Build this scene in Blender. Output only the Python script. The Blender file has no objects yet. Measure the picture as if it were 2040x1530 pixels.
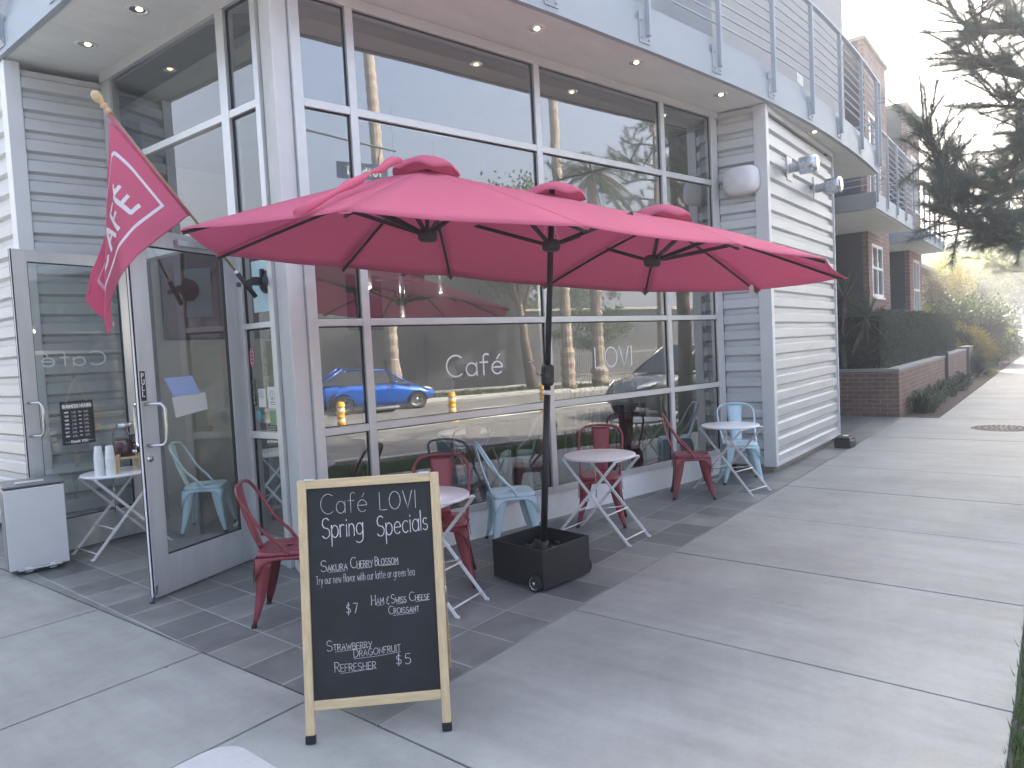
import bpy, bmesh, math, random
from mathutils import Vector, Matrix
R = math.radians
scene = bpy.context.scene
col = scene.collection
rnd = random.Random(7)

# ---------------------------------------------------------------- camera, world, sun, exposure
CAM = Vector((0, 0, 1.65))
FW = Vector((0.778, 0.626, -0.0489)); RT = Vector((0.624, -0.779, -0.0507)); UP = Vector((0.0700, -0.0089, 0.9975))
FPX = 1373.05
def _basis():
    p, r, h = -0.0488899, 0.0507915, -0.8928167
    F = Vector((0, math.cos(p), math.sin(p))); X = Vector((1, 0, 0)); U = X.cross(F)
    c, s = math.cos(r), math.sin(r)
    X, U = c * X - s * U, c * U + s * X
    M = Matrix.Rotation(h, 3, 'Z')
    return M @ F, M @ X, M @ U
FW, RT, UP = _basis()
cam_data = bpy.data.cameras.new('camera')
cam = bpy.data.objects.new('camera', cam_data); col.objects.link(cam)
cam_data.sensor_width = 36.0; cam_data.sensor_fit = 'HORIZONTAL'
cam_data.lens = 36.0 * FPX / 2040.0
cam_data.clip_start = 0.05; cam_data.clip_end = 2000
cam.matrix_world = Matrix(((RT.x, UP.x, -FW.x, CAM.x), (RT.y, UP.y, -FW.y, CAM.y), (RT.z, UP.z, -FW.z, CAM.z), (0, 0, 0, 1)))
scene.camera = cam

SUN_AZ, SUN_EL = R(35), R(38)           # direction towards the sun: angle from +X towards +Y, height
world = bpy.data.worlds.new('World'); scene.world = world; world.use_nodes = True
wn = world.node_tree.nodes; wl = world.node_tree.links
bg = wn['Background']
sky = wn.new('ShaderNodeTexSky'); sky.sky_type = 'NISHITA'; sky.sun_disc = False
sky.sun_elevation = SUN_EL; sky.sun_rotation = R(90) - SUN_AZ
sky.air_density = 1.0; sky.dust_density = 7.5; sky.ozone_density = 0.35; sky.altitude = 30
wl.new(sky.outputs[0], bg.inputs[0]); bg.inputs[1].default_value = 0.15
sl = bpy.data.lights.new('sun', 'SUN'); sl.energy = 4.6; sl.angle = R(0.55); sl.color = (1.0, 0.93, 0.80)
so = bpy.data.objects.new('sun', sl); col.objects.link(so)
sd = Vector((math.cos(SUN_EL) * math.cos(SUN_AZ), math.cos(SUN_EL) * math.sin(SUN_AZ), math.sin(SUN_EL)))
so.rotation_euler = sd.to_track_quat('Z', 'Y').to_euler(); so.location = (30, 40, 40)
scene.view_settings.view_transform = 'Standard'; scene.view_settings.look = 'None'
scene.view_settings.exposure = 2.46; scene.view_settings.gamma = 1.0
scene.render.engine = 'CYCLES'
scene.cycles.max_bounces = 8; scene.cycles.transparent_max_bounces = 16
scene.cycles.caustics_reflective = False; scene.cycles.caustics_refractive = False
scene.cycles.use_denoising = True

# ---------------------------------------------------------------- materials
def mat(name, c, rough=0.6, metal=0.0, var=0.0, scale=6.0, bump=0.0, bscale=60.0, coat=0.0, spec=0.5, stretch=None, c2=None, emit=0.0, trans=0.0):
    """Principled with object-space noise variation of colour and an optional bump."""
    m = bpy.data.materials.new(name); m.use_nodes = True
    nt = m.node_tree; n = nt.nodes; l = nt.links; p = n['Principled BSDF']
    p.inputs['Base Color'].default_value = (*c, 1); p.inputs['Roughness'].default_value = rough
    p.inputs['Metallic'].default_value = metal; p.inputs['Coat Weight'].default_value = coat
    p.inputs['Specular IOR Level'].default_value = spec
    if emit: p.inputs['Emission Color'].default_value = (*c, 1); p.inputs['Emission Strength'].default_value = emit
    if var or bump or c2:
        tc = n.new('ShaderNodeTexCoord'); mp = n.new('ShaderNodeMapping'); l.new(tc.outputs['Object'], mp.inputs[0])
        if stretch: mp.inputs['Scale'].default_value = stretch
        if var or c2:
            nz = n.new('ShaderNodeTexNoise'); nz.inputs['Scale'].default_value = scale; nz.inputs['Detail'].default_value = 8; nz.inputs['Roughness'].default_value = 0.62
            l.new(mp.outputs[0], nz.inputs['Vector'])
            rp = n.new('ShaderNodeValToRGB'); l.new(nz.outputs[0], rp.inputs[0])
            a = tuple(max(0, v * (1 - var)) for v in c); b = c2 if c2 else tuple(min(1, v * (1 + var)) for v in c)
            rp.color_ramp.elements[0].position = 0.3; rp.color_ramp.elements[1].position = 0.7
            rp.color_ramp.elements[0].color = (*a, 1); rp.color_ramp.elements[1].color = (*b, 1)
            l.new(rp.outputs[0], p.inputs['Base Color'])
            mr = n.new('ShaderNodeMapRange'); mr.inputs[3].default_value = max(0.02, rough - 0.12); mr.inputs[4].default_value = min(1, rough + 0.12)
            l.new(nz.outputs[0], mr.inputs[0]); l.new(mr.outputs[0], p.inputs['Roughness'])
        if bump:
            nb = n.new('ShaderNodeTexNoise'); nb.inputs['Scale'].default_value = bscale; nb.inputs['Detail'].default_value = 4
            l.new(mp.outputs[0], nb.inputs['Vector'])
            bp = n.new('ShaderNodeBump'); bp.inputs['Strength'].default_value = bump; bp.inputs['Distance'].default_value = 0.01
            l.new(nb.outputs[0], bp.inputs['Height']); l.new(bp.outputs[0], p.inputs['Normal'])
    return m

def foliage(name, c1, c2, trans=0.35, scale=1.5):
    m = bpy.data.materials.new(name); m.use_nodes = True
    nt = m.node_tree; n = nt.nodes; l = nt.links; p = n['Principled BSDF']; out = n['Material Output']
    g = n.new('ShaderNodeNewGeometry'); rp = n.new('ShaderNodeValToRGB')
    tc = n.new('ShaderNodeTexCoord'); nz = n.new('ShaderNodeTexNoise'); nz.inputs['Scale'].default_value = scale; l.new(tc.outputs['Object'], nz.inputs['Vector'])
    mx = n.new('ShaderNodeMath'); mx.operation = 'ADD'; l.new(g.outputs['Random Per Island'], mx.inputs[0]); l.new(nz.outputs[0], mx.inputs[1])
    dv = n.new('ShaderNodeMath'); dv.operation = 'MULTIPLY'; dv.inputs[1].default_value = 0.55; l.new(mx.outputs[0], dv.inputs[0])
    l.new(dv.outputs[0], rp.inputs[0])
    rp.color_ramp.elements[0].position = 0.2; rp.color_ramp.elements[1].position = 0.85
    rp.color_ramp.elements[0].color = (*c1, 1); rp.color_ramp.elements[1].color = (*c2, 1)
    l.new(rp.outputs[0], p.inputs['Base Color']); p.inputs['Roughness'].default_value = 0.55
    tr = n.new('ShaderNodeBsdfTranslucent'); l.new(rp.outputs[0], tr.inputs[0])
    ms = n.new('ShaderNodeMixShader'); ms.inputs[0].default_value = trans
    l.new(p.outputs[0], ms.inputs[1]); l.new(tr.outputs[0], ms.inputs[2]); l.new(ms.outputs[0], out.inputs[0])
    return m

def glass(name, tint, f0=0.1, rough=0.0):
    m = bpy.data.materials.new(name); m.use_nodes = True
    nt = m.node_tree; n = nt.nodes; l = nt.links; n.remove(n['Principled BSDF']); out = n['Material Output']
    t = n.new('ShaderNodeBsdfTransparent'); t.inputs[0].default_value = (*tint, 1)
    g = n.new('ShaderNodeBsdfGlossy'); g.inputs['Roughness'].default_value = rough; g.inputs[0].default_value = (0.95, 0.97, 1, 1)
    tcw = n.new('ShaderNodeTexCoord'); nw = n.new('ShaderNodeTexNoise'); nw.inputs['Scale'].default_value = 0.9; nw.inputs['Detail'].default_value = 1.5
    l.new(tcw.outputs['Object'], nw.inputs['Vector'])
    bw = n.new('ShaderNodeBump'); bw.inputs['Strength'].default_value = 0.03; bw.inputs['Distance'].default_value = 0.03
    l.new(nw.outputs[0], bw.inputs['Height']); l.new(bw.outputs[0], g.inputs['Normal'])
    f = n.new('ShaderNodeLayerWeight'); f.inputs[0].default_value = 0.5
    p5 = n.new('ShaderNodeMath'); p5.operation = 'POWER'; p5.inputs[1].default_value = 5.0; l.new(f.outputs['Facing'], p5.inputs[0])
    a = n.new('ShaderNodeMath'); a.operation = 'MULTIPLY_ADD'; a.use_clamp = True; a.inputs[1].default_value = 1.0 - f0; a.inputs[2].default_value = f0; l.new(p5.outputs[0], a.inputs[0])
    ms = n.new('ShaderNodeMixShader'); l.new(a.outputs[0], ms.inputs[0]); l.new(t.outputs[0], ms.inputs[1]); l.new(g.outputs[0], ms.inputs[2])
    l.new(ms.outputs[0], out.inputs[0])
    return m

def concrete(name, c, stain=0.25):
    """Pavement concrete: broad stains, streaks, fine grain, dark specks."""
    m = bpy.data.materials.new(name); m.use_nodes = True
    nt = m.node_tree; n = nt.nodes; l = nt.links; p = n['Principled BSDF']
    tc = n.new('ShaderNodeTexCoord')
    def noise(scale, detail, rough=0.6, vec=None, dist=0.0):
        z = n.new('ShaderNodeTexNoise'); z.inputs['Scale'].default_value = scale; z.inputs['Detail'].default_value = detail; z.inputs['Roughness'].default_value = rough; z.inputs['Distortion'].default_value = dist
        l.new(vec or tc.outputs['Object'], z.inputs['Vector']); return z.outputs[0]
    mp = n.new('ShaderNodeMapping'); mp.inputs['Scale'].default_value = (6.0, 0.8, 1); mp.inputs['Rotation'].default_value = (0, 0, 0.05); l.new(tc.outputs['Object'], mp.inputs[0])
    a = noise(0.9, 9, 0.68); b = noise(1.2, 6, 0.6, mp.outputs[0], 0.4); c_ = noise(90, 3, 0.7); d = noise(14, 5, 0.75)
    def mad(x, k, y):
        q = n.new('ShaderNodeMath'); q.operation = 'MULTIPLY_ADD'; q.inputs[1].default_value = k
        l.new(x, q.inputs[0])
        if isinstance(y, float): q.inputs[2].default_value = y
        else: l.new(y, q.inputs[2])
        return q.outputs[0]
    s = mad(a, 0.95 * stain * 4, mad(b, 0.45 * stain * 4, mad(c_, 0.16, mad(d, 0.24, 1.0 - 0.7 * stain * 4 - 0.2))))
    vm = n.new('ShaderNodeVectorMath'); vm.operation = 'SCALE'; vm.inputs[0].default_value = c; l.new(s, vm.inputs['Scale'])
    vo = n.new('ShaderNodeTexVoronoi'); vo.inputs['Scale'].default_value = 1.6; vo.inputs['Randomness'].default_value = 1.0
    l.new(tc.outputs['Object'], vo.inputs['Vector'])
    th = n.new('ShaderNodeMath'); th.operation = 'LESS_THAN'; th.inputs[1].default_value = 0.022; l.new(vo.outputs['Distance'], th.inputs[0])
    mx = n.new('ShaderNodeMix'); mx.data_type = 'RGBA'; l.new(th.outputs[0], mx.inputs['Factor']); l.new(vm.outputs[0], mx.inputs['A']); mx.inputs['B'].default_value = (0.035, 0.035, 0.04, 1)
    l.new(mx.outputs['Result'], p.inputs['Base Color'])
    mr = n.new('ShaderNodeMapRange'); mr.inputs[3].default_value = 0.55; mr.inputs[4].default_value = 0.9; l.new(b, mr.inputs[0]); l.new(mr.outputs[0], p.inputs['Roughness'])
    bp = n.new('ShaderNodeBump'); bp.inputs['Strength'].default_value = 0.25; bp.inputs['Distance'].default_value = 0.004; l.new(c_, bp.inputs['Height']); l.new(bp.outputs[0], p.inputs['Normal'])
    return m

def bricks(name, c1, c2, mortar, bw, bh, gap, offset=0.5, rough=0.8, axes='XZ', loc=(0, 0, 0), wet=0.0, smooth=0.1, bumpd=0.004):
    m = bpy.data.materials.new(name); m.use_nodes = True
    nt = m.node_tree; n = nt.nodes; l = nt.links; p = n['Principled BSDF']
    g = n.new('ShaderNodeNewGeometry'); sp = n.new('ShaderNodeSeparateXYZ'); cb = n.new('ShaderNodeCombineXYZ'); l.new(g.outputs['Position'], sp.inputs[0])
    if axes == 'XZ':
        ad = n.new('ShaderNodeMath'); ad.operation = 'ADD'; l.new(sp.outputs[0], ad.inputs[0]); l.new(sp.outputs[1], ad.inputs[1])
        l.new(ad.outputs[0], cb.inputs[0]); l.new(sp.outputs[2], cb.inputs[1])
    else:
        l.new(sp.outputs[0], cb.inputs[0]); l.new(sp.outputs[1], cb.inputs[1])
    mp = n.new('ShaderNodeMapping'); mp.inputs['Location'].default_value = loc; l.new(cb.outputs[0], mp.inputs[0])
    b = n.new('ShaderNodeTexBrick'); l.new(mp.outputs[0], b.inputs['Vector'])
    b.offset = offset; b.inputs['Scale'].default_value = 1.0; b.inputs['Brick Width'].default_value = bw; b.inputs['Row Height'].default_value = bh
    b.inputs['Mortar Size'].default_value = gap; b.inputs['Mortar Smooth'].default_value = smooth
    b.inputs['Color1'].default_value = (*c1, 1); b.inputs['Color2'].default_value = (*c2, 1); b.inputs['Mortar'].default_value = (*mortar, 1)
    nz = n.new('ShaderNodeTexNoise'); nz.inputs['Scale'].default_value = 3.0; nz.inputs['Detail'].default_value = 9; nz.inputs['Roughness'].default_value = 0.7; l.new(g.outputs['Position'], nz.inputs['Vector'])
    mr = n.new('ShaderNodeMapRange'); mr.inputs[1].default_value = 0.25; mr.inputs[2].default_value = 0.75; mr.inputs[3].default_value = 0.62; mr.inputs[4].default_value = 1.32; l.new(nz.outputs[0], mr.inputs[0])
    vm = n.new('ShaderNodeVectorMath'); vm.operation = 'SCALE'; l.new(b.outputs['Color'], vm.inputs[0]); l.new(mr.outputs[0], vm.inputs['Scale'])
    l.new(vm.outputs[0], p.inputs['Base Color'])
    r2 = n.new('ShaderNodeMapRange'); r2.inputs[3].default_value = max(0.1, rough - 0.15 - wet); r2.inputs[4].default_value = min(1, rough + 0.1); l.new(nz.outputs[0], r2.inputs[0]); l.new(r2.outputs[0], p.inputs['Roughness'])
    bp = n.new('ShaderNodeBump'); bp.invert = True; bp.inputs['Strength'].default_value = 0.7; bp.inputs['Distance'].default_value = bumpd; l.new(b.outputs['Fac'], bp.inputs['Height']); l.new(bp.outputs[0], p.inputs['Normal'])
    return m

M = {}
M['concrete'] = concrete('pavement_concrete', (0.265, 0.275, 0.262), 0.30)
M['joint'] = mat('joint_dirt', (0.045, 0.046, 0.048), 0.95)
M['paver'] = bricks('slate_pavers', (0.12, 0.128, 0.126), (0.225, 0.232, 0.222), (0.31, 0.32, 0.312), 0.355, 0.355, 0.0065, 0.0, 0.62, 'XY', (-0.095 , -0.305, 0), wet=0.22)
M['asphalt'] = mat('asphalt', (0.18, 0.175, 0.165), 0.9, var=0.25, scale=3, bump=0.5, bscale=150)
M['roadpaint'] = mat('road_paint', (0.75, 0.75, 0.72), 0.7, var=0.15, scale=20)
M['kerb'] = mat('kerb_concrete', (0.42, 0.42, 0.41), 0.85, var=0.15, scale=5)
M['soil'] = mat('bed_soil', (0.07, 0.05, 0.036), 0.95, var=0.5, scale=14, bump=1.0, bscale=40)
M['earth'] = mat('far_earth', (0.17, 0.16, 0.13), 0.95, var=0.2, scale=0.6)
M['grass'] = foliage('grass_blades', (0.045, 0.085, 0.03), (0.11, 0.17, 0.055), 0.4)
M['siding'] = mat('galvanised_siding', (0.53, 0.54, 0.54), 0.42, 0.3, var=0.08, scale=1.6, stretch=(1, 1, 5))
M['trim'] = mat('painted_trim', (0.68, 0.68, 0.67), 0.45, 0.2, var=0.06, scale=3)
M['alu'] = mat('anodised_aluminium', (0.66, 0.66, 0.655), 0.36, 0.45, var=0.05, scale=4, stretch=(1, 1, 3))
M['alum_dirty'] = mat('door_rail_metal', (0.62, 0.63, 0.63), 0.42, 0.4, var=0.1, scale=9, stretch=(1, 1, 0.15))
M['whitewall'] = mat('painted_base', (0.84, 0.85, 0.84), 0.5, 0.0, var=0.07, scale=4)
M['gasket'] = mat('black_gasket', (0.015, 0.015, 0.017), 0.6)
M['steel'] = mat('brushed_steel', (0.62, 0.62, 0.62), 0.25, 1.0)
M['galv'] = mat('galvanised_cap', (0.62, 0.64, 0.66), 0.28, 0.9, var=0.15, scale=12)
M['soffit'] = mat('soffit_stucco', (0.82, 0.85, 0.84), 0.85, var=0.06, scale=1.8, stretch=(1, 3, 1))
M['fascia'] = mat('balcony_paint', (0.38, 0.43, 0.47), 0.5, 0.05, var=0.04, scale=3)
M['upper'] = mat('upper_wall', (0.34, 0.35, 0.355), 0.8, var=0.06, scale=2)
M['cream'] = mat('cream_stucco', (0.62, 0.57, 0.42), 0.9, var=0.08, scale=2)
M['brick'] = bricks('house_brick', (0.20, 0.105, 0.085), (0.27, 0.15, 0.12), (0.30, 0.27, 0.25), 0.30, 0.10, 0.010)
M['planterbrick'] = bricks('planter_brick', (0.155, 0.09, 0.07), (0.23, 0.135, 0.10), (0.33, 0.27, 0.24), 0.235, 0.085, 0.007)
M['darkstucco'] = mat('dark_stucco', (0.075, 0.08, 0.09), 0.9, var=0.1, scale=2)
M['planterside'] = M['planterbrick']
M['capstone'] = mat('capstone', (0.33, 0.33, 0.32), 0.9, var=0.15, scale=6)
M['darkmetal'] = mat('dark_painted_metal', (0.10, 0.11, 0.12), 0.45, 0.4)
M['roof'] = mat('roof_edge', (0.33, 0.30, 0.26), 0.85, var=0.1)
M['white'] = mat('white_paint', (0.78, 0.78, 0.78), 0.4, var=0.02, scale=5)
M['tablewhite'] = mat('table_enamel', (0.82, 0.81, 0.83), 0.3, coat=0.2)
M['redmetal'] = mat('red_painted_metal', (0.25, 0.045, 0.06), 0.40, 0.25, var=0.14, scale=18, coat=0.1)
M['bluemetal'] = mat('pale_blue_painted_metal', (0.52, 0.70, 0.77), 0.4, 0.05, var=0.07, scale=14, coat=0.1)
M['foot'] = mat('rubber_foot', (0.02, 0.02, 0.022), 0.8)
M['canopy'] = mat('pink_canopy', (0.78, 0.20, 0.315), 0.85, var=0.05, scale=3, bump=0.15, bscale=500)
M['flag'] = mat('pink_flag', (0.84, 0.23, 0.36), 0.8, var=0.04, scale=5, bump=0.12, bscale=600)
for k in ('canopy', 'flag'):
    nt = M[k].node_tree; p = nt.nodes['Principled BSDF']; out = nt.nodes['Material Output']
    tr = nt.nodes.new('ShaderNodeBsdfTranslucent'); tr.inputs[0].default_value = (0.72, 0.28, 0.42, 1)
    ms = nt.nodes.new('ShaderNodeMixShader'); ms.inputs[0].default_value = 0.5
    nt.links.new(p.outputs[0], ms.inputs[1]); nt.links.new(tr.outputs[0], ms.inputs[2]); nt.links.new(ms.outputs[0], out.inputs[0])
M['black'] = mat('black_powdercoat', (0.018, 0.018, 0.021), 0.45)
M['blackbox'] = mat('black_resin', (0.016, 0.017, 0.019), 0.5, var=0.2, scale=10)
M['gravel'] = mat('dark_gravel', (0.045, 0.045, 0.048), 0.9, var=0.4, scale=30)
M['chalkboard'] = mat('chalkboard', (0.019, 0.021, 0.024), 0.75, var=0.3, scale=5, stretch=(1, 1, 1))
M['chalk'] = mat('chalk_white', (0.62, 0.62, 0.62), 0.95)
M['wood'] = mat('pine_frame', (0.62, 0.47, 0.28), 0.6, var=0.18, scale=7, stretch=(9, 9, 0.8))
M['woodh'] = mat('pine_rail', (0.62, 0.47, 0.28), 0.6, var=0.18, scale=7, stretch=(0.8, 9, 9))
M['brass'] = mat('brass_pole', (0.45, 0.34, 0.17), 0.35, 0.8)
M['finial'] = mat('turned_wood', (0.70, 0.50, 0.27), 0.5, var=0.1, scale=10)
M['print'] = mat('white_print', (0.80, 0.80, 0.84), 0.8)
M['vinyl'] = mat('white_vinyl', (0.95, 0.95, 0.94), 0.5)
M['vinylback'] = mat('vinyl_reverse', (0.58, 0.60, 0.60), 0.6)
M['paper'] = mat('paper', (0.74, 0.74, 0.68), 0.8, var=0.03)
M['paperblue'] = mat('blue_tinted_sheet', (0.40, 0.52, 0.80), 0.6, var=0.08, scale=30)
M['mint'] = mat('pale_mint_sheet', (0.50, 0.66, 0.68), 0.7, var=0.08, scale=8)
M['stickred'] = mat('red_sticker', (0.45, 0.06, 0.07), 0.5)
M['stickgreen'] = mat('green_sticker', (0.20, 0.33, 0.16), 0.5)
M['stickteal'] = mat('teal_sticker', (0.10, 0.35, 0.45), 0.5)
M['cup'] = mat('paper_cup', (0.82, 0.82, 0.81), 0.6)
M['liquid'] = mat('red_tea', (0.085, 0.012, 0.014), 0.15)
M['jar'] = glass('jar_glass', (0.78, 0.80, 0.80), 0.05)
M['can'] = mat('grey_can_panel', (0.72, 0.72, 0.71), 0.35, 0.15, var=0.04, scale=3)
M['candark'] = mat('grey_can_side', (0.22, 0.225, 0.23), 0.4, 0.4)
M['glass'] = glass('storefront_glass', (0.42, 0.45, 0.45), 0.29)
M['doorglass'] = glass('door_glass', (0.72, 0.77, 0.75), 0.16)
M['sideglass'] = glass('side_glass', (0.50, 0.55, 0.54), 0.17)
M['houseglass'] = glass('house_glass', (0.35, 0.37, 0.38), 0.2)
M['carglass'] = glass('car_glass', (0.08, 0.09, 0.10), 0.08)
M['intwall'] = mat('interior_wall', (0.52, 0.51, 0.49), 0.8, var=0.06)
M['intfloor'] = mat('interior_floor', (0.22, 0.21, 0.20), 0.4, var=0.2, scale=2)
M['intdark'] = mat('interior_dark', (0.05, 0.05, 0.055), 0.7)
M['counter'] = mat('counter_top', (0.55, 0.52, 0.47), 0.4)
M['poster'] = mat('dark_poster', (0.07, 0.035, 0.06), 0.5, c2=(0.14, 0.05, 0.06), scale=4, var=0.1)
M['bulb'] = mat('lit_lens', (1.0, 0.86, 0.50), 0.4, emit=4.0)
M['lens'] = mat('downlight_lens', (1.0, 0.88, 0.55), 0.4, emit=1.1)
M['carblue'] = mat('blue_car_paint', (0.010, 0.11, 0.52), 0.28, 0.3, coat=1.0)
M['cargrey'] = mat('grey_car_paint', (0.11, 0.115, 0.125), 0.3, 0.5, coat=1.0)
M['carwhite'] = mat('white_car_paint', (0.7, 0.7, 0.7), 0.3, 0.0, coat=1.0)
M['tyre'] = mat('tyre_rubber', (0.02, 0.02, 0.02), 0.9)
M['rim'] = mat('alloy_rim', (0.55, 0.55, 0.56), 0.3, 0.9)
M['headlamp'] = mat('headlamp', (0.7, 0.72, 0.74), 0.1, 0.2)
M['yellow'] = mat('yellow_bollard', (0.80, 0.42, 0.02), 0.5, var=0.08, scale=20)
M['reflect'] = mat('white_band', (0.85, 0.85, 0.82), 0.4)
M['bark'] = mat('bark', (0.17, 0.135, 0.105), 0.95, var=0.35, scale=9, stretch=(1, 1, 0.25), bump=1.0, bscale=18)
M['palmbark'] = mat('palm_bark', (0.30, 0.25, 0.20), 0.95, var=0.3, scale=5, stretch=(0.4, 0.4, 4), bump=1.0, bscale=10)
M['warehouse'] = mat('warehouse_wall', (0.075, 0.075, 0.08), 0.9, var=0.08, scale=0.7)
M['signgreen'] = mat('street_sign_blue', (0.02, 0.045, 0.10), 0.4)
M['needle'] = foliage('pine_needles', (0.07, 0.10, 0.085), (0.16, 0.21, 0.17), 0.5)
M['needle2'] = foliage('sunlit_pine_needles', (0.06, 0.075, 0.022), (0.16, 0.17, 0.05), 0.5)
M['hedge'] = foliage('hedge_leaves', (0.045, 0.065, 0.042), (0.12, 0.14, 0.10), 0.35, 2.5)
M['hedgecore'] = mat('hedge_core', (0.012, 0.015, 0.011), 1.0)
M['yucca'] = foliage('yucca_leaves', (0.045, 0.07, 0.04), (0.13, 0.17, 0.10), 0.25)
M['lily'] = foliage('strap_leaves', (0.02, 0.04, 0.018), (0.06, 0.095, 0.04), 0.25)
M['orange'] = foliage('coppery_leaves', (0.12, 0.12, 0.03), (0.38, 0.31, 0.07), 0.45)
M['lime'] = foliage('lime_leaves', (0.12, 0.16, 0.02), (0.38, 0.42, 0.05), 0.45)
M['green'] = foliage('green_leaves', (0.03, 0.055, 0.018), (0.12, 0.17, 0.05), 0.4)
M['palmleaf'] = foliage('palm_fronds', (0.05, 0.06, 0.03), (0.15, 0.15, 0.08), 0.3)
M['ironcover'] = mat('cast_iron', (0.11, 0.10, 0.095), 0.7, 0.4, var=0.3, scale=25)
M['coverconc'] = concrete('cover_concrete', (0.47, 0.475, 0.48), 0.05)
M['book'] = [mat('book_cover', c, 0.7) for c in ((0.5, 0.47, 0.4), (0.35, 0.12, 0.1), (0.6, 0.58, 0.55), (0.12, 0.15, 0.2), (0.42, 0.36, 0.2))]
M['shelf'] = mat('shelf_wood', (0.18, 0.12, 0.08), 0.6, var=0.2)

# ---------------------------------------------------------------- mesh helpers
class MB:
    def __init__(s): s.v = []; s.f = []; s.m = []; s.sm = []; s.mi = 0; s.smooth = False
    def add(s, vs, fs, smooth=None):
        b = len(s.v); s.v += [Vector(v) for v in vs]; s.f += [tuple(b + i for i in f) for f in fs]
        s.m += [s.mi] * len(fs); s.sm += [s.smooth if smooth is None else smooth] * len(fs); return s
    def box(s, c, d, rz=0.0, rot=None):
        hx, hy, hz = d[0] / 2, d[1] / 2, d[2] / 2
        mt = rot if rot is not None else Matrix.Rotation(rz, 3, 'Z'); c = Vector(c)
        vs = [c + mt @ Vector((x * hx, y * hy, z * hz)) for x in (-1, 1) for y in (-1, 1) for z in (-1, 1)]
        return s.add(vs, [(0, 1, 3, 2), (4, 6, 7, 5), (0, 4, 5, 1), (2, 3, 7, 6), (0, 2, 6, 4), (1, 5, 7, 3)], False)
    def bx(s, a, b):
        return s.box([(a[i] + b[i]) / 2 for i in range(3)], [abs(b[i] - a[i]) for i in range(3)])
    def wall(s, p, q, z0, z1, t0, t1):
        """slab along the plan line p-q, from offset t0 to t1 measured to the right of p->q"""
        p = Vector((p[0], p[1], 0)); q = Vector((q[0], q[1], 0)); d = (q - p).normalized(); nrm = Vector((d.y, -d.x, 0))
        return s.prism([p + nrm * t0, q + nrm * t0, q + nrm * t1, p + nrm * t1], z0, z1)
    def prism(s, poly, z0, z1):
        k = len(poly); vs = [(p[0], p[1], z0) for p in poly] + [(p[0], p[1], z1) for p in poly]
        return s.add(vs, [tuple(range(k - 1, -1, -1)), tuple(range(k, 2 * k))] + [(i, (i + 1) % k, (i + 1) % k + k, i + k) for i in range(k)], False)
    def bar(s, a, b, w, h, up=(0, 0, 1)):
        a = Vector(a); b = Vector(b); d = (b - a); ln = d.length; d.normalize(); u = Vector(up)
        sd_ = d.cross(u)
        if sd_.length < 1e-4: sd_ = d.cross(Vector((1, 0, 0)))
        sd_.normalize(); u = sd_.cross(d)
        mt = Matrix((sd_, d, u)).transposed()
        return s.box((a + b) / 2, (w, ln, h), rot=mt)
    def tube(s, pts, r, n=8, cap=True, smooth=True):
        pts = [Vector(p) for p in pts]; k = len(pts); rs = r if isinstance(r, (list, tuple)) else [r] * k
        vs = []; prev = None
        for i, p in enumerate(pts):
            d = (pts[min(i + 1, k - 1)] - pts[max(i - 1, 0)]).normalized()
            if prev is None:
                a = d.cross(Vector((0, 0, 1)))
                if a.length < 1e-3: a = d.cross(Vector((1, 0, 0)))
            else: a = prev - d * prev.dot(d)
            a.normalize(); prev = a; b = d.cross(a)
            vs += [p + (a * math.cos(2 * math.pi * j / n) + b * math.sin(2 * math.pi * j / n)) * rs[i] for j in range(n)]
        fs = [(i * n + j, i * n + (j + 1) % n, (i + 1) * n + (j + 1) % n, (i + 1) * n + j) for i in range(k - 1) for j in range(n)]
        s.add(vs, fs, smooth)
        if cap:
            b = len(s.v) - len(vs)
            s.f += [tuple(b + j for j in range(n - 1, -1, -1)), tuple(b + (k - 1) * n + j for j in range(n))]; s.m += [s.mi] * 2; s.sm += [False] * 2
        return s
    def lathe(s, prof, c=(0, 0, 0), n=24, rot=None, smooth=True):
        c = Vector(c); mt = rot if rot is not None else Matrix.Identity(3); k = len(prof)
        vs = [c + mt @ Vector((r * math.cos(2 * math.pi * j / n), r * math.sin(2 * math.pi * j / n), z)) for r, z in prof for j in range(n)]
        fs = [(i * n + j, i * n + (j + 1) % n, (i + 1) * n + (j + 1) % n, (i + 1) * n + j) for i in range(k - 1) for j in range(n)]
        return s.add(vs, fs, smooth)
    def quad(s, a, b, c, d): return s.add([a, b, c, d], [(0, 1, 2, 3)])
    def leaf(s, p, d, ln, w, nrm=None, bend=0.0):
        p = Vector(p); d = Vector(d).normalized(); sd_ = d.cross(nrm if nrm is not None else Vector((rnd.uniform(-1, 1), rnd.uniform(-1, 1), rnd.uniform(-1, 1))))
        if sd_.length < 1e-3: sd_ = d.orthogonal()
        sd_.normalize(); sd_ *= w / 2
        mid = p + d * ln * 0.5; tip = p + d * ln + Vector((0, 0, -bend * ln))
        return s.add([p, mid + sd_, tip, mid - sd_], [(0, 1, 2, 3)], False)
    def build(s, name, mats, parent=None, world=True, bevel=0.0, solid=0.0, subs=0):
        me = bpy.data.meshes.new(name); vs = s.v
        if parent is not None and world:
            inv = parent.matrix_basis.inverted(); pp = parent.parent
            if pp is not None: inv = inv @ pp.matrix_basis.inverted()
            vs = [inv @ v for v in vs]
        me.from_pydata([tuple(v) for v in vs], [], s.f)
        mats = mats if isinstance(mats, (list, tuple)) else [mats]
        for m in mats: me.materials.append(m)
        me.polygons.foreach_set('material_index', s.m); me.polygons.foreach_set('use_smooth', s.sm)
        me.validate(); me.update()
        o = bpy.data.objects.new(name, me); col.objects.link(o)
        if parent is not None: o.parent = parent
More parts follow.
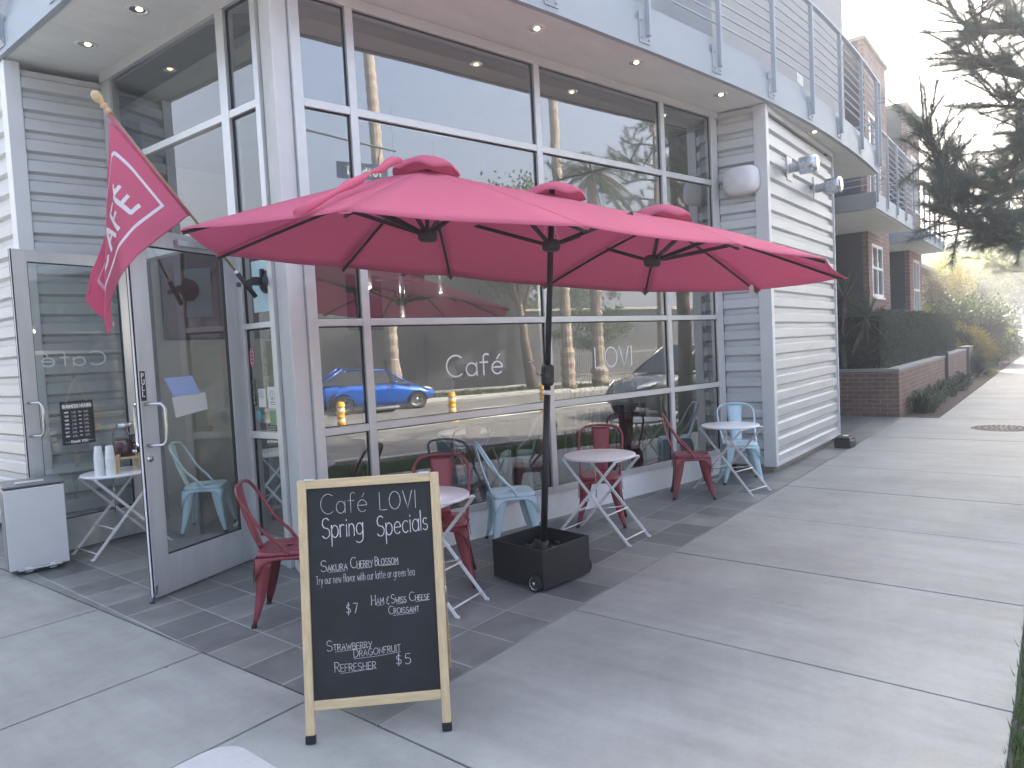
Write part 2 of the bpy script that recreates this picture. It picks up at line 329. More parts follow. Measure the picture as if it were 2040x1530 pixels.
        if solid:
            md = o.modifiers.new('solid', 'SOLIDIFY'); md.thickness = solid; md.offset = 0
        if bevel:
            md = o.modifiers.new('bevel', 'BEVEL'); md.width = bevel; md.segments = 2; md.limit_method = 'ANGLE'; md.angle_limit = R(40)
        if subs:
            md = o.modifiers.new('sub', 'SUBSURF'); md.levels = subs; md.render_levels = subs
        return o
def thing(name, label, cat, loc=(0, 0, 0), rz=0.0, group=None):
    o = bpy.data.objects.new(name, None); col.objects.link(o); o.empty_display_size = 0.1
    o.location = loc; o.rotation_euler = (0, 0, rz); o.matrix_basis = Matrix.Translation(Vector(loc)) @ Matrix.Rotation(rz, 4, 'Z')
    return tag(o, label, cat, group)
def tag(o, label=None, cat=None, group=None, kind=None):
    if label: o['label'] = label
    if cat: o['category'] = cat
    if group: o['group'] = group
    if kind: o['kind'] = kind
    return o
def kids(o): return [c for c in bpy.data.objects if c.parent == o]
def copy_thing(o, loc, rz, label, group=None):
    c = o.copy(); col.objects.link(c); c.location = loc; c.rotation_euler = (0, 0, rz); c['label'] = label
    if group: c['group'] = group
    for k in kids(o):
        d = k.copy(); col.objects.link(d); d.parent = c
        for g in kids(k):
            e = g.copy(); col.objects.link(e); e.parent = d
    return c
def at(px, py, x=None, y=None, z=None):
    """a point seen at photograph pixel px,py lying at the given world x, y or z"""
    d = FW * FPX + RT * (px - 1020) - UP * (py - 765)
    k = (x - CAM.x) / d.x if x is not None else (y - CAM.y) / d.y if y is not None else (z - CAM.z) / d.z
    return CAM + d * k
def V2(p): return Vector((p[0], p[1]))

# ---------------------------------------------------------------- stroke lettering
def A(cx, cy, rx, ry, a0, a1, n=None):
    n = n or max(5, int(abs(a1 - a0) / 18))
    return [(cx + rx * math.cos(R(a0 + (a1 - a0) * i / n)), cy + ry * math.sin(R(a0 + (a1 - a0) * i / n))) for i in range(n + 1)]
GL = {
 'A': (0.62, [[(0, 0), (0.31, 1), (0.62, 0)], [(0.1, 0.35), (0.52, 0.35)]]),
 'B': (0.5, [[(0, 0), (0, 1)], [(0, 1)] + A(0.2, 0.77, 0.26, 0.23, 90, -90) + [(0, 0.54)], [(0, 0.54)] + A(0.22, 0.27, 0.3, 0.27, 90, -90) + [(0, 0)]]),
 'C': (0.72, [A(0.42, 0.5, 0.42, 0.5, 52, 308)]),
 'D': (0.62, [[(0, 0), (0, 1)], [(0, 1)] + A(0.14, 0.5, 0.46, 0.5, 90, -90) + [(0, 0)]]),
 'E': (0.45, [[(0.45, 1), (0, 1), (0, 0), (0.45, 0)], [(0, 0.52), (0.38, 0.52)]]),
 'F': (0.45, [[(0.45, 1), (0, 1), (0, 0)], [(0, 0.52), (0.36, 0.52)]]),
 'G': (0.72, [A(0.4, 0.5, 0.4, 0.5, 55, 320), [(0.72, 0.2), (0.72, 0.45), (0.45, 0.45)]]),
 'H': (0.6, [[(0, 0), (0, 1)], [(0.58, 0), (0.58, 1)], [(0, 0.5), (0.58, 0.5)]]),
 'I': (0.06, [[(0.03, 0), (0.03, 1)]]),
 'K': (0.55, [[(0, 0), (0, 1)], [(0.5, 1), (0.02, 0.45), (0.55, 0)]]),
 'L': (0.5, [[(0, 1), (0, 0), (0.5, 0)]]),
 'M': (0.75, [[(0, 0), (0.06, 1), (0.37, 0.3), (0.68, 1), (0.75, 0)]]),
 'N': (0.6, [[(0, 0), (0, 1), (0.58, 0), (0.58, 1)]]),
 'O': (0.8, [A(0.4, 0.5, 0.4, 0.5, 90, 450)]),
 'P': (0.48, [[(0, 0), (0, 1)], [(0, 1)] + A(0.2, 0.74, 0.28, 0.26, 90, -90) + [(0, 0.48)]]),
 'R': (0.52, [[(0, 0), (0, 1)], [(0, 1)] + A(0.2, 0.75, 0.28, 0.25, 90, -90) + [(0, 0.5), (0.2, 0.5), (0.54, 0)]]),
 'S': (0.58, [A(0.3, 0.75, 0.26, 0.25, 35, 270, 12) + A(0.29, 0.25, 0.29, 0.25, 85, -150, 12)]),
 'T': (0.55, [[(0, 1), (0.55, 1)], [(0.27, 1), (0.27, 0)]]),
 'U': (0.58, [[(0, 1)] + A(0.29, 0.28, 0.29, 0.28, 180, 360) + [(0.58, 1)]]),
 'V': (0.66, [[(0, 1), (0.33, 0), (0.66, 1)]]),
 'W': (0.85, [[(0, 1), (0.22, 0), (0.42, 0.75), (0.62, 0), (0.85, 1)]]),
 'Y': (0.58, [[(0, 1), (0.29, 0.5)], [(0.58, 1), (0.22, -0.1)]]),
 'a': (0.5, [A(0.25, 0.3, 0.25, 0.3, 20, 380), [(0.5, 0.6), (0.5, 0)]]),
 'c': (0.45, [A(0.26, 0.3, 0.26, 0.3, 50, 310)]),
 'e': (0.54, [[(0.03, 0.33), (0.53, 0.33)] + A(0.28, 0.3, 0.26, 0.3, 8, 315)]),
 'f': (0.38, [[(0.16, 0), (0.16, 0.82)] + A(0.31, 0.82, 0.15, 0.18, 180, 50), [(0, 0.6), (0.36, 0.6)]]),
 'g': (0.5, [A(0.25, 0.32, 0.25, 0.28, 20, 380), [(0.5, 0.6), (0.5, -0.12)] + A(0.2, -0.12, 0.3, 0.25, 0, -140)]),
 'h': (0.42, [[(0, 0), (0, 1)], A(0.2, 0.36, 0.2, 0.24, 180, 0) + [(0.4, 0)]]),
 'i': (0.06, [[(0.03, 0.6), (0.03, 0)], [(0.03, 0.78), (0.03, 0.84)]]),
 'l': (0.06, [[(0.03, 0), (0.03, 1)]]),
 'n': (0.42, [[(0, 0.6), (0, 0)], A(0.2, 0.36, 0.2, 0.24, 180, 0) + [(0.4, 0)]]),
 'o': (0.5, [A(0.25, 0.3, 0.25, 0.3, 90, 450)]),
 'p': (0.5, [[(0, 0.62), (0, -0.42)], A(0.25, 0.3, 0.25, 0.3, 180, 540)]),
 'r': (0.32, [[(0, 0.6), (0, 0)], A(0.2, 0.36, 0.2, 0.24, 180, 55)]),
 's': (0.36, [A(0.18, 0.45, 0.16, 0.15, 40, 270) + A(0.18, 0.15, 0.18, 0.15, 85, -150)]),
 't': (0.34, [[(0.15, 0.9), (0.15, 0.1), (0.3, 0)], [(0, 0.6), (0.34, 0.6)]]),
 'u': (0.42, [[(0, 0.6)] + A(0.2, 0.2, 0.2, 0.2, 180, 360) + [(0.4, 0.6)], [(0.4, 0.3), (0.4, 0)]]),
 'v': (0.4, [[(0, 0.6), (0.2, 0), (0.4, 0.6)]]),
 'w': (0.6, [[(0, 0.6), (0.15, 0), (0.3, 0.5), (0.45, 0), (0.6, 0.6)]]),
 'y': (0.42, [[(0, 0.6), (0.2, 0.05)], [(0.42, 0.6), (0.05, -0.4)]]),
 '5': (0.5, [[(0.46, 1), (0.06, 1), (0.03, 0.55)] + A(0.22, 0.3, 0.28, 0.3, 115, -140)]),
 '7': (0.5, [[(0, 1), (0.5, 1), (0.2, 0)]]),
 '0': (0.5, [A(0.25, 0.5, 0.25, 0.5, 90, 450)]), '1': (0.25, [[(0, 0.8), (0.15, 1), (0.15, 0)]]),
 '2': (0.5, [A(0.25, 0.72, 0.24, 0.28, 160, -30) + [(0, 0), (0.5, 0)]]), '3': (0.5, [A(0.22, 0.75, 0.24, 0.25, 140, -90), A(0.22, 0.26, 0.27, 0.26, 90, -140)]),
 '8': (0.5, [A(0.25, 0.76, 0.2, 0.24, -90, 270), A(0.25, 0.26, 0.25, 0.26, 90, 450)]), '9': (0.5, [A(0.25, 0.7, 0.24, 0.28, 0, 360) + [(0.4, 0)]]), '4': (0.5, [[(0.38, 0), (0.38, 1), (0, 0.3), (0.5, 0.3)]]),
 ':': (0.1, [[(0.05, 0.2), (0.05, 0.28)], [(0.05, 0.6), (0.05, 0.68)]]), '-': (0.3, [[(0.02, 0.45), (0.3, 0.45)]]),
 '$': (0.5, [A(0.26, 0.7, 0.2, 0.2, 40, 270) + A(0.25, 0.28, 0.23, 0.22, 90, -150), [(0.26, 1.12), (0.24, -0.15)]]),
 '&': (0.45, [A(0.22, 0.72, 0.2, 0.18, 40, 270) + A(0.22, 0.27, 0.22, 0.27, 90, 310), [(0.24, 1.1), (0.24, 0.95)], [(0.24, -0.02), (0.24, -0.18)]]),
 '!': (0.06, [[(0.03, 1), (0.03, 0.3)], [(0.03, 0.05), (0.03, 0)]]),
}
GL['é'] = (0.54, GL['e'][1] + [[(0.28, 0.74), (0.42, 0.94)]])
GL['É'] = (0.45, GL['E'][1] + [[(0.18, 1.1), (0.32, 1.28)]])
def strokes(text, h, gap=0.16, small=0.0):
    """polylines of a line of lettering of cap height h, and its width; small = height factor of non-initial capitals"""
    out = []; x = 0.0; first = True
    for ch in text:
        if ch == ' ': x += h * (0.36 if not small else 0.34); first = True; continue
        w, pl = GL[ch]; k = h * (1 if (first or not small) else small)
        out += [[(x + a * k, b * k) for a, b in q] for q in pl]
        x += w * k + gap * h * (1 if not small else small); first = False
    return out, x - gap * h
def ribbon(mb, poly, w, fn, jit=0.0):
    """flat strip of width w along a 2-D polyline, every vertex sent through fn(x, y) -> 3-D"""
    k = len(poly); L_ = []
    for i in range(k):
        a = Vector(poly[max(i - 1, 0)]); b = Vector(poly[min(i + 1, k - 1)]); d = b - a
        d = d.normalized() if d.length > 1e-9 else Vector((1, 0)); nn = Vector((-d.y, d.x)) * (w / 2) * (1 + rnd.uniform(-jit, jit))
        p = Vector(poly[i])
        if i == 0: p = p - d * w * 0.4
        if i == k - 1: p = p + d * w * 0.4
        L_.append((p + nn, p - nn))
    vs = [fn(*q) for pr in L_ for q in pr]
    mb.add(vs, [(2 * i, 2 * i + 1, 2 * i + 3, 2 * i + 2) for i in range(k - 1)], False)
def letter(mb, text, x, y, h, fn, w, gap=0.16, width=None, small=0.0, rise=0.0, slant=0.0, jit=0.0):
    sk, wd = strokes(text, h, gap, small); sx = (width / wd) if width else 1.0
    for q in sk:
        dense = [q[0]]
        for a, b in zip(q, q[1:]):
            dense += [((a[0] + (b[0] - a[0]) * t), (a[1] + (b[1] - a[1]) * t)) for t in (0.5, 1.0)]
        ribbon(mb, [(x + (a * sx) + b * slant, y + b + a * sx * rise) for a, b in dense], w, fn, jit)

# ================================================================ THE SETTING
ROADZ = -0.14
def flat(name, mats, polys, z0, z1, bevel=0.0):
    mb = MB()
    for p in polys: mb.prism(p, z0, z1)
    return tag(mb.build(name, mats, bevel=bevel), kind='structure')
flat('far_ground', M['earth'], [[(-400, -400), (400, -400), (400, 400), (-400, 400)]], -0.5, -0.16)
flat('road', M['asphalt'], [[(-14, -14.2), (140, -14.2), (140, -1.55), (-14, -1.55)], [(-14, -1.55), (-3.6, -1.55), (-3.6, 70), (-14, 70)]], -0.3, ROADZ)
mk = MB()
for y in (-7.6, -7.75): mk.bx((-2, y - 0.05, ROADZ), (120, y + 0.05, ROADZ + 0.004))
for k in range(14): mk.bx((4 + k * 7.0, -10.05, ROADZ), (6.1 + k * 7.0, -9.93, ROADZ + 0.004))
tag(mk.build('road_markings', M['roadpaint']), kind='structure')
flat('kerb', M['kerb'], [[(2.5, -1.55), (140, -1.55), (140, -1.40), (2.5, -1.40)], [(-14, -14.35), (140, -14.35), (140, -14.2), (-14, -14.2)]], -0.3, 0.0, 0.02)
flat('sidewalk_base', M['joint'], [[(-3.6, -1.55), (1.97, -1.55), (1.97, 60), (-3.6, 60)], [(1.9, 0.17), (140, 0.17), (140, 2.44), (1.9, 2.44)], [(14.86, 2.4), (140, 2.4), (140, 2.62), (14.86, 2.62)], [(1.9, -1.4), (2.6, -1.4), (2.6, 0.2), (1.9, 0.2)]], -0.3, -0.012)
sl_ = MB(); G = 0.006
def slab(poly):
    c = sum((Vector((p[0], p[1])) for p in poly), Vector((0, 0))) / len(poly); sh = []
    for p in poly:
        d = c - Vector(p[:2]); sh.append(Vector(p[:2]) + Vector((math.copysign(G, d.x), math.copysign(G, d.y))))
    sl_.prism(sh, -0.02, rnd.uniform(-0.0015, 0.0015))
xb = lambda y: 1.925 - (y - 2.421) * 0.0348           # the paving edge along the side street
jx = [1.925, 3.53] + [4.935 + 1.412 * k for k in range(60)]
for a, b in zip(jx, jx[1:]):
    y1 = 2.435 if b < 14.9 else 1.84
    slab([(a, 0.18), (b, 0.18 + 0.006 * min(b - 3, 12)) if b > 3 else (b, 0.18), (b, y1), (a, y1)])
slab([(1.925, -1.4), (2.6, -1.4), (2.6, 0.18), (1.925, 0.18)])
jy = [-1.5, 0.1, 1.5, 2.893, 3.90, 5.25, 6.62, 8.0, 9.4, 10.8, 12.2, 13.6, 15, 17, 19, 22, 26, 32, 40, 60]
for a, b in zip(jy, jy[1:]):
    xa, xb2 = (xb(a), xb(b)) if a > 2.3 else (1.925, 1.925)
    slab([(0.35, a), (xa, a), (xb2, b), (0.35, b)]); slab([(-1.5, a), (0.35, a), (0.35, b), (-1.5, b)]); slab([(-3.6, a), (-1.5, a), (-1.5, b), (-3.6, b)])
tag(sl_.build('sidewalk', M['concrete'], bevel=0.004), kind='structure')
flat('paving', M['paver'], [[(xb(2.44) + 0.004, 2.439), (14.85, 2.439), (14.85, 5.0), (8.0, 9.5), (xb(9.5), 9.5)]], -0.05, 0.0)
flat('planting_bed', M['soil'], [[(14.87, 1.85), (28.6, 1.85), (28.6, 2.50), (14.87, 2.50)], [(28.6, 1.85), (120, 1.85), (120, 8), (28.6, 8)]], -0.3, 0.0)
gr = flat('parkway_soil', M['soil'], [[(2.62, -1.4), (140, -1.4), (140, 0.165), (2.62, 0.165)], [(-14, -19.4), (140, -19.4), (140, -14.35), (-14, -14.35)]], -0.3, -0.03)
far_walk = flat('far_sidewalk', M['kerb'], [[(-14, -19.0), (140, -19.0), (140, -17.2), (-14, -17.2)]], -0.3, -0.01)
g = MB()
for k in range(44000):
    if k < 28000: x = 2.62 + 9 * rnd.random() ** 1.4; y = rnd.uniform(-0.9, 0.19)
    elif k < 33000: x = rnd.uniform(8, 45); y = rnd.uniform(-1.35, 0.2)
    else: x = rnd.uniform(-6, 45); y = rnd.uniform(-17.2, -14.3)
    h = rnd.uniform(0.035, 0.085) * (1.6 if k >= 28000 else 1); w = rnd.uniform(0.004, 0.008) * (4 if k >= 28000 else 1)
    a = rnd.uniform(0, 6.28); le = Vector((math.cos(a), math.sin(a), 0)); p = Vector((x, y, -0.035))
    sdv = Vector((-le.y, le.x, 0)) * w; tp = p + le * h * rnd.uniform(0.1, 0.7) + Vector((0, 0, h))
    g.add([p - sdv, p + sdv, tp], [(0, 1, 2)], False)
tag(g.build('grass', M['grass']), kind='stuff')

# ================================================================ CAFE BUILDING
FA = R(-11.5); F0 = Vector((3.164, 4.368, 0)); FT = Vector((math.cos(FA), math.sin(FA), 0)); FN = Vector((math.sin(FA), -math.cos(FA), 0))
def FP(s, o, z): return F0 + FT * s + FN * o + Vector((0, 0, z))
LA = R(92.0); L0 = Vector((3.09, 5.37, 0)); LT = Vector((math.cos(LA), math.sin(LA), 0)); LN = Vector((-math.sin(LA), math.cos(LA), 0))
def LP(s, o, z): return L0 + LT * s + LN * o + Vector((0, 0, z))
def pbox(mb, P, s0, s1, o0, o1, z0, z1):
    vs = [P(s, o, z) for s in (s0, s1) for o in (o0, o1) for z in (z0, z1)]
    return mb.add(vs, [(0, 1, 3, 2), (4, 6, 7, 5), (0, 4, 5, 1), (2, 3, 7, 6), (0, 2, 6, 4), (1, 5, 7, 3)], False)
cafe = thing('cafe_building', 'pale metal clad corner cafe with tall storefront glass under a curved balcony', 'building', (3.0, 4.4, 0))
def cpart(name, mb, m, **k): return mb.build(name, m, cafe, **k)

def siding(p, q, z0, z1, pitch=0.193, depth=0.036):
    p = Vector((p[0], p[1], 0)); q = Vector((q[0], q[1], 0)); d = (q - p).normalized(); nrm = Vector((d.y, -d.x, 0)); mb = MB()
    prof = []; z = z0 - pitch
    while z < z1:
        for dz, o in ((0, 0), (0.098, 0), (0.122, -depth), (0.168, -depth)): prof.append((z + dz, o))
        z += pitch
    prof = [(min(max(a, z0), z1), b) for a, b in prof if z0 - 0.05 < a < z1 + 0.05]
    n = max(1, int((q - p).length / 0.4)); vs = []
    for i in range(n + 1):
        w = [rnd.uniform(-0.0018, 0.0018) for _ in prof]
        vs += [p.lerp(q, i / n) + nrm * (o + w[j]) + Vector((0, 0, a)) for j, (a, o) in enumerate(prof)]
    k = len(prof)
    mb.add(vs, [(i * k + j, (i + 1) * k + j, (i + 1) * k + j + 1, i * k + j + 1) for i in range(n) for j in range(k - 1)], False)
    # backing sheet so that the cladding has a body
    mb.prism([p + nrm * -0.06, q + nrm * -0.06, q + nrm * -0.12, p + nrm * -0.12], z0, z1)
    return mb
BX0, BX1, BY = 8.43, 11.44, 2.75
cpart('siding_panel', siding((BX0 + 0.07, BY), (BX1 - 0.02, BY), 0.10, 4.34), M['siding'])
cpart('siding_panel', siding((8.345, 3.30), (BX0 - 0.012, BY + 0.13), 0.10, 4.40), M['siding'])
cpart('siding_panel', siding((2.35, 7.61), (3.01, 7.472), 0.10, 4.53), M['siding'])
cpart('siding_panel', siding((2.02, 14.0), (2.232, 7.76), 0.10, 4.53), M['siding'])
mb = MB(); mb.bx((BX0 - 0.022, BY - 0.018, 0.075), (BX0 + 0.075, BY + 0.135, 4.405)); cpart('corner_trim', mb, M['trim'], bevel=0.004)
mb = MB(); mb.prism([(2.225, 7.628), (2.345, 7.603), (2.36, 7.72), (2.225, 7.77)], 0.075, 4.57); cpart('corner_trim', mb, M['trim'], bevel=0.004)
mb = MB(); mb.bx((BX1 - 0.03, BY - 0.02, 0.09), (BX1 + 0.0, BY + 0.06, 4.40)); cpart('edge_trim', mb, M['white'])
mb = MB(); mb.bx((BX0 + 0.075, BY - 0.012, 0.075), (BX1 - 0.03, BY - 0.004, 0.115)); cpart('flashing', mb, M['trim']); mb = MB(); mb.bx((BX0 + 0.075, BY - 0.014, 4.335), (BX1 - 0.03, BY + 0.02, 4.405)); cpart('flashing', mb, M['trim'])
mb = MB(); mb.bx((BX0 + 0.03, BY + 0.03, -0.05), (BX1 - 0.35, BY + 0.2, 0.095)); mb.bx((BX0 + 0.03, BY + 0.201, -0.05), (BX0 + 0.1, 3.25, 0.095)); cpart('plinth', mb, mat('plinth_concrete', (0.30, 0.26, 0.21), 0.9, var=0.25, scale=9))
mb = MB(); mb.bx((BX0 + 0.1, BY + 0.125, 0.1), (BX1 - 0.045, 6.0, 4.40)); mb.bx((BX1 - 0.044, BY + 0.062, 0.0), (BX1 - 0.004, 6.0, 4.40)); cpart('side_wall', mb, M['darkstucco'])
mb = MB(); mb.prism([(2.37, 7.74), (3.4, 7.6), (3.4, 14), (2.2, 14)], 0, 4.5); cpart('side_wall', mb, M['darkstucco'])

# --- corner post and main storefront
mb = MB(); pa = Vector((2.934, 4.416)); mb.prism([pa, FP(-0.109, 0.0, 0).xy, (3.22, 4.62), (3.20, 4.82), (3.107, 4.828)], 0.0, 4.62)
cpart('corner_post', mb, M['white'] if False else M['trim'], bevel=0.006)
SV = [(-0.105, -0.03), (0.34, 0.405), (2.27, 2.34), (4.155, 4.225), (5.125, 5.20)]
SZ = [(0.245, 0.306), (1.075, 1.134), (1.90, 1.955), (3.52, 3.58), (4.335, 4.415)]
fr = MB()
for a, b in SV: pbox(fr, FP, a, b, -0.06, 0.035, 0.245, 4.335)
for (z0, z1) in SZ:
    if z1 > 4.4: pbox(fr, FP, -0.105, 5.27, -0.06, 0.04, z0, z1); continue
    for (a, b), (c, d) in zip(SV, SV[1:]): pbox(fr, FP, b, c, -0.058, 0.032, z0, z1)
pbox(fr, FP, 5.20, 5.275, -0.06, 0.02, 0.1, 4.335)
sf = cpart('storefront_window', fr, M['alu'], bevel=0.003)
gk = MB()
for (a, b), (c, d) in zip(SV, SV[1:]):
    for (z0, z1), (z2, z3) in zip(SZ, SZ[1:]):
        for q in ((b, b + 0.008, z1, z2), (c - 0.012, c, z1, z2), (b + 0.008, c - 0.012, z2 - 0.01, z2), (b + 0.008, c - 0.012, z1, z1 + 0.006)): pbox(gk, FP, q[0], q[1], -0.012, 0.006, q[2], q[3])
gk.build('gasket', M['gasket'], sf)
for (a, b), (c, d) in zip(SV, SV[1:]):
    for (z0, z1), (z2, z3) in zip(SZ, SZ[1:]):
        p = MB(); j = [rnd.uniform(-0.0012, 0.0012) for _ in range(4)]
        p.quad(FP(b, j[0], z1), FP(c, j[1], z1), FP(c, j[2], z2), FP(b, j[3], z2)); p.build('pane', M['glass'], sf)
mb = MB(); pbox(mb, FP, -0.06, 5.27, -0.07, 0.022, -0.06, 0.245); cpart('base_panel', mb, M['whitewall'], bevel=0.003)

# --- entrance side: sidelight, overdoor glazing
fr = MB(); S5 = lambda y: (y - 5.37)
ZL = [(0.13, 0.21), (1.035, 1.09), (1.93, 1.975), (3.64, 3.70), (4.505, 4.60)]
for a, b in ((4.83, 4.893), (5.262, 5.374)): pbox(fr, LP, S5(a), S5(b), -0.06, 0.035, 0.0, 4.505)
pbox(fr, LP, S5(7.30), S5(7.46), -0.06, 0.03, 0.0, 4.505)
pbox(fr, LP, S5(4.83), S5(7.47), -0.06, 0.04, 4.505, 4.60)
for z0, z1 in ZL[:4]: pbox(fr, LP, S5(4.893), S5(5.262), -0.058, 0.032, z0, z1)
pbox(fr, LP, S5(4.893), S5(5.262), -0.05, 0.01, 0.0, 0.13)
for z0, z1 in ((2.69, 2.82), (3.64, 3.70)): pbox(fr, LP, S5(5.374), S5(7.30), -0.058, 0.032, z0, z1)
ew = cpart('entrance_glazing', fr, M['alu'], bevel=0.003)
def lpane(y0, y1, z0, z1):
    p = MB(); p.quad(LP(S5(y0), 0.0, z0), LP(S5(y1), 0, z0), LP(S5(y1), 0.001, z1), LP(S5(y0), 0, z1)); p.build('pane', M['sideglass'], ew)
for (z0, z1), (z2, z3) in zip(ZL, ZL[1:]): lpane(4.893, 5.262, z1, z2)
lpane(5.374, 7.30, 2.82, 3.64); lpane(5.374, 7.30, 3.70, 4.505)
gk = MB()
for (z0, z1), (z2, z3) in zip(ZL, ZL[1:]):
    for q in ((5.25, 5.262, z1, z2), (4.893, 4.9, z1, z2)): pbox(gk, LP, S5(q[0]), S5(q[1]), -0.012, 0.008, q[2], q[3])
    pbox(gk, LP, S5(4.9), S5(5.25), -0.012, 0.008, z2 - 0.012, z2)
gk.build('gasket', M['gasket'], ew)

# --- doors standing open
def door(hinge, free, z0, z1, wst, whin, zbot, ztop, front):
    """front = +1: the outer face looks to the right of hinge->free"""
    h = Vector((*hinge, 0)); f = Vector((*free, 0)); d = (f - h).normalized(); ln = (f - h).length; nr = Vector((d.y, -d.x, 0)) * front
    def DP(s, o, z): return h + d * s + nr * o + Vector((0, 0, z))
    T = 0.022; fr = MB()
    pbox(fr, DP, 0.02, whin, -T, T, z0, z1); pbox(fr, DP, ln - wst, ln - 0.006, -T, T, z0, z1)
    pbox(fr, DP, whin, ln - wst, -T, T, z0, zbot); pbox(fr, DP, whin, ln - wst, -T, T, ztop, z1)
    o = cpart('door', fr, M['alum_dirty'], bevel=0.003)
    gk = MB(); 
    for q in ((whin, whin + 0.008, zbot, ztop), (ln - wst - 0.008, ln - wst, zbot, ztop), (whin + 0.008, ln - wst - 0.008, zbot, zbot + 0.008), (whin + 0.008, ln - wst - 0.008, ztop - 0.008, ztop)): pbox(gk, DP, q[0], q[1], -0.012, 0.012, q[2], q[3])
    for e in (-0.015, 0.011): pbox(gk, DP, ln - 0.006, ln + 0.004, e, e + 0.005, z0, z1)
    gk.build('gasket', M['gasket'], o)
    e = MB(); pbox(e, DP, ln - 0.006, ln + 0.002, -0.010, 0.011, z0, z1); e.build('edge_strip', M['white'], o)
    p = MB(); p.quad(DP(whin, 0, zbot), DP(ln - wst, 0, zbot), DP(ln - wst, 0, ztop), DP(whin, 0, ztop)); p.build('pane', M['doorglass'], o)
    return o, DP, ln
rd, RD, rln = door((3.09, 5.37), (2.118, 5.09), 0.012, 2.65, 0.14, 0.15, 0.29, 2.53, -1)
ld, LD, lln = door((3.03, 7.30), (2.022, 7.186), 0.012, 2.76, 0.12, 0.10, 0.30, 2.655, -1)
def pull(DP, ln, sgn, parent, z0=1.105, z1=1.40):
    mb = MB(); s = ln - 0.035; o = 0.022 * sgn; e = 0.125 * sgn
    pts = [(s, o, z1), (s - 0.02, o + e * 0.5, z1), (s - 0.045, o + e * 0.85, z1), (s - 0.058, o + e, z1 - 0.03), (s - 0.06, o + e * 1.02, (z0 + z1) / 2), (s - 0.058, o + e, z0 + 0.03), (s - 0.045, o + e * 0.85, z0), (s - 0.02, o + e * 0.5, z0), (s, o, z0)]
    mb.tube([DP(*p) for p in pts], 0.0125, 10); return mb.build('handle', M['steel'], parent)
pull(RD, rln, 1, rd); pull(RD, rln, -1, rd); pull(LD, lln, 1, ld)
mb = MB(); rot = Matrix(((RD(1, 0, 0) - RD(0, 0, 0)), Vector((0, 0, 1)), (RD(0, 1, 0) - RD(0, 0, 0)))).transposed()
mb.lathe([(0.0, 0.016), (0.010, 0.016), (0.012, 0.012), (0.022, 0.012), (0.024, 0.0)], RD(rln - 0.045, 0.022, 1.01), 20, rot); mb.build('lock', M['steel'], rd)
mb = MB(); pbox(mb, RD, rln - 0.055, rln - 0.012, 0.022, 0.0245, 1.425, 1.635); lb = mb.build('pull_label', M['black'], rd)
def lame(frame, s, o, z, flip=1):
    """mapping for lettering that lies on a plane given by its point function"""
    return lambda a, b: frame(s + a * flip, o, z + b)
mb = MB()
for i, ch in enumerate('PULL'): letter(mb, ch, 0, 0, 0.034, lambda a, b, i=i: RD(rln - 0.024 - a, 0.0255, 1.585 - i * 0.043 + b), 0.007)
mb.build('lettering', M['vinyl'], rd)
mb = MB()
letter(mb, 'Café', 0, 0, 0.13, lambda a, b: LD(0.275 + a, 0.004, 1.715 + b), 0.011, 0.2, width=0.56)
mb.build('lettering', M['vinylback'], ld)
mb = MB(); c = RD(rln - 0.02, 0.03, 0.07); mb.tube([RD(rln - 0.02, 0.024, 0.10), RD(rln + 0.0, 0.04, 0.06), RD(rln + 0.045, 0.05, 0.02)], 0.008); mb.tube([RD(rln + 0.04, 0.05, 0.022), RD(rln + 0.05, 0.052, 0.002)], [0.012, 0.02]); mb.build('door_stop', M['darkmetal'], rd)
mb = MB(); pbox(mb, RD, 0.25, 0.62, 0.03, 0.06, 2.555, 2.60); mb.tube([RD(0.35, -0.03, 2.6), RD(0.2, -0.2, 2.62), RD(0.0, -0.08, 2.7)], 0.012); mb.build('door_closer', M['steel'], rd)
# window lettering
mb = MB(); letter(mb, 'Café', 1.12, 1.445, 0.185, lambda a, b: FP(a, 0.0035, b), 0.0145, 0.17, width=0.615)
mb.build('lettering', M['vinyl'], sf)
mb = MB(); letter(mb, 'LOVI', 2.965, 1.425, 0.205, lambda a, b: FP(a, 0.0035, b), 0.0145, 0.16, width=0.575)
mb.build('lettering', M['vinyl'], sf)

# --- balcony: soffit, fascia, posts, rails along one swept edge
OUT = [(2.05, 14), (2.16, 10.5), (2.20, 7.61), (2.22, 6.6), (2.24, 5.6), (2.28, 4.75), (2.38, 4.15), (2.64, 3.78), (3.02, 3.61), (3.5, 3.51), (4.0, 3.425), (4.463, 3.35), (4.949, 3.25), (5.557, 3.14), (6.256, 3.01), (6.998, 2.885), (7.6, 2.785), (8.435, 2.672), (9.653, 2.568), (10.6, 2.52), (11.66, 2.494), (12.6, 2.494), (13.66, 2.515)]
def catmull(P, n):
    o = []
    for i in range(len(P) - 1):
        a, b, c, d = (Vector(P[max(i - 1, 0)]), Vector(P[i]), Vector(P[i + 1]), Vector(P[min(i + 2, len(P) - 1)]))
        for k in range(n):
            t = k / n; o.append(0.5 * ((2 * b) + (c - a) * t + (2 * a - 5 * b + 4 * c - d) * t * t + (3 * b - a - 3 * c + d) * t ** 3))
    o.append(Vector(P[-1])); return o
edge = catmull(OUT, 4)
def soffz(p):
    t = min(1, max(0, (p.x - 2.3) / (3.2 - 2.3))) if p.y < 4.7 else 0
    return 4.60 + (4.42 - 4.60) * t
def nrm2(i):
    d = (edge[min(i + 1, len(edge) - 1)] - edge[max(i - 1, 0)]).normalized(); return Vector((d.y, -d.x))
def off(i, o): return edge[i] + nrm2(i) * o      # right of travel = towards the street
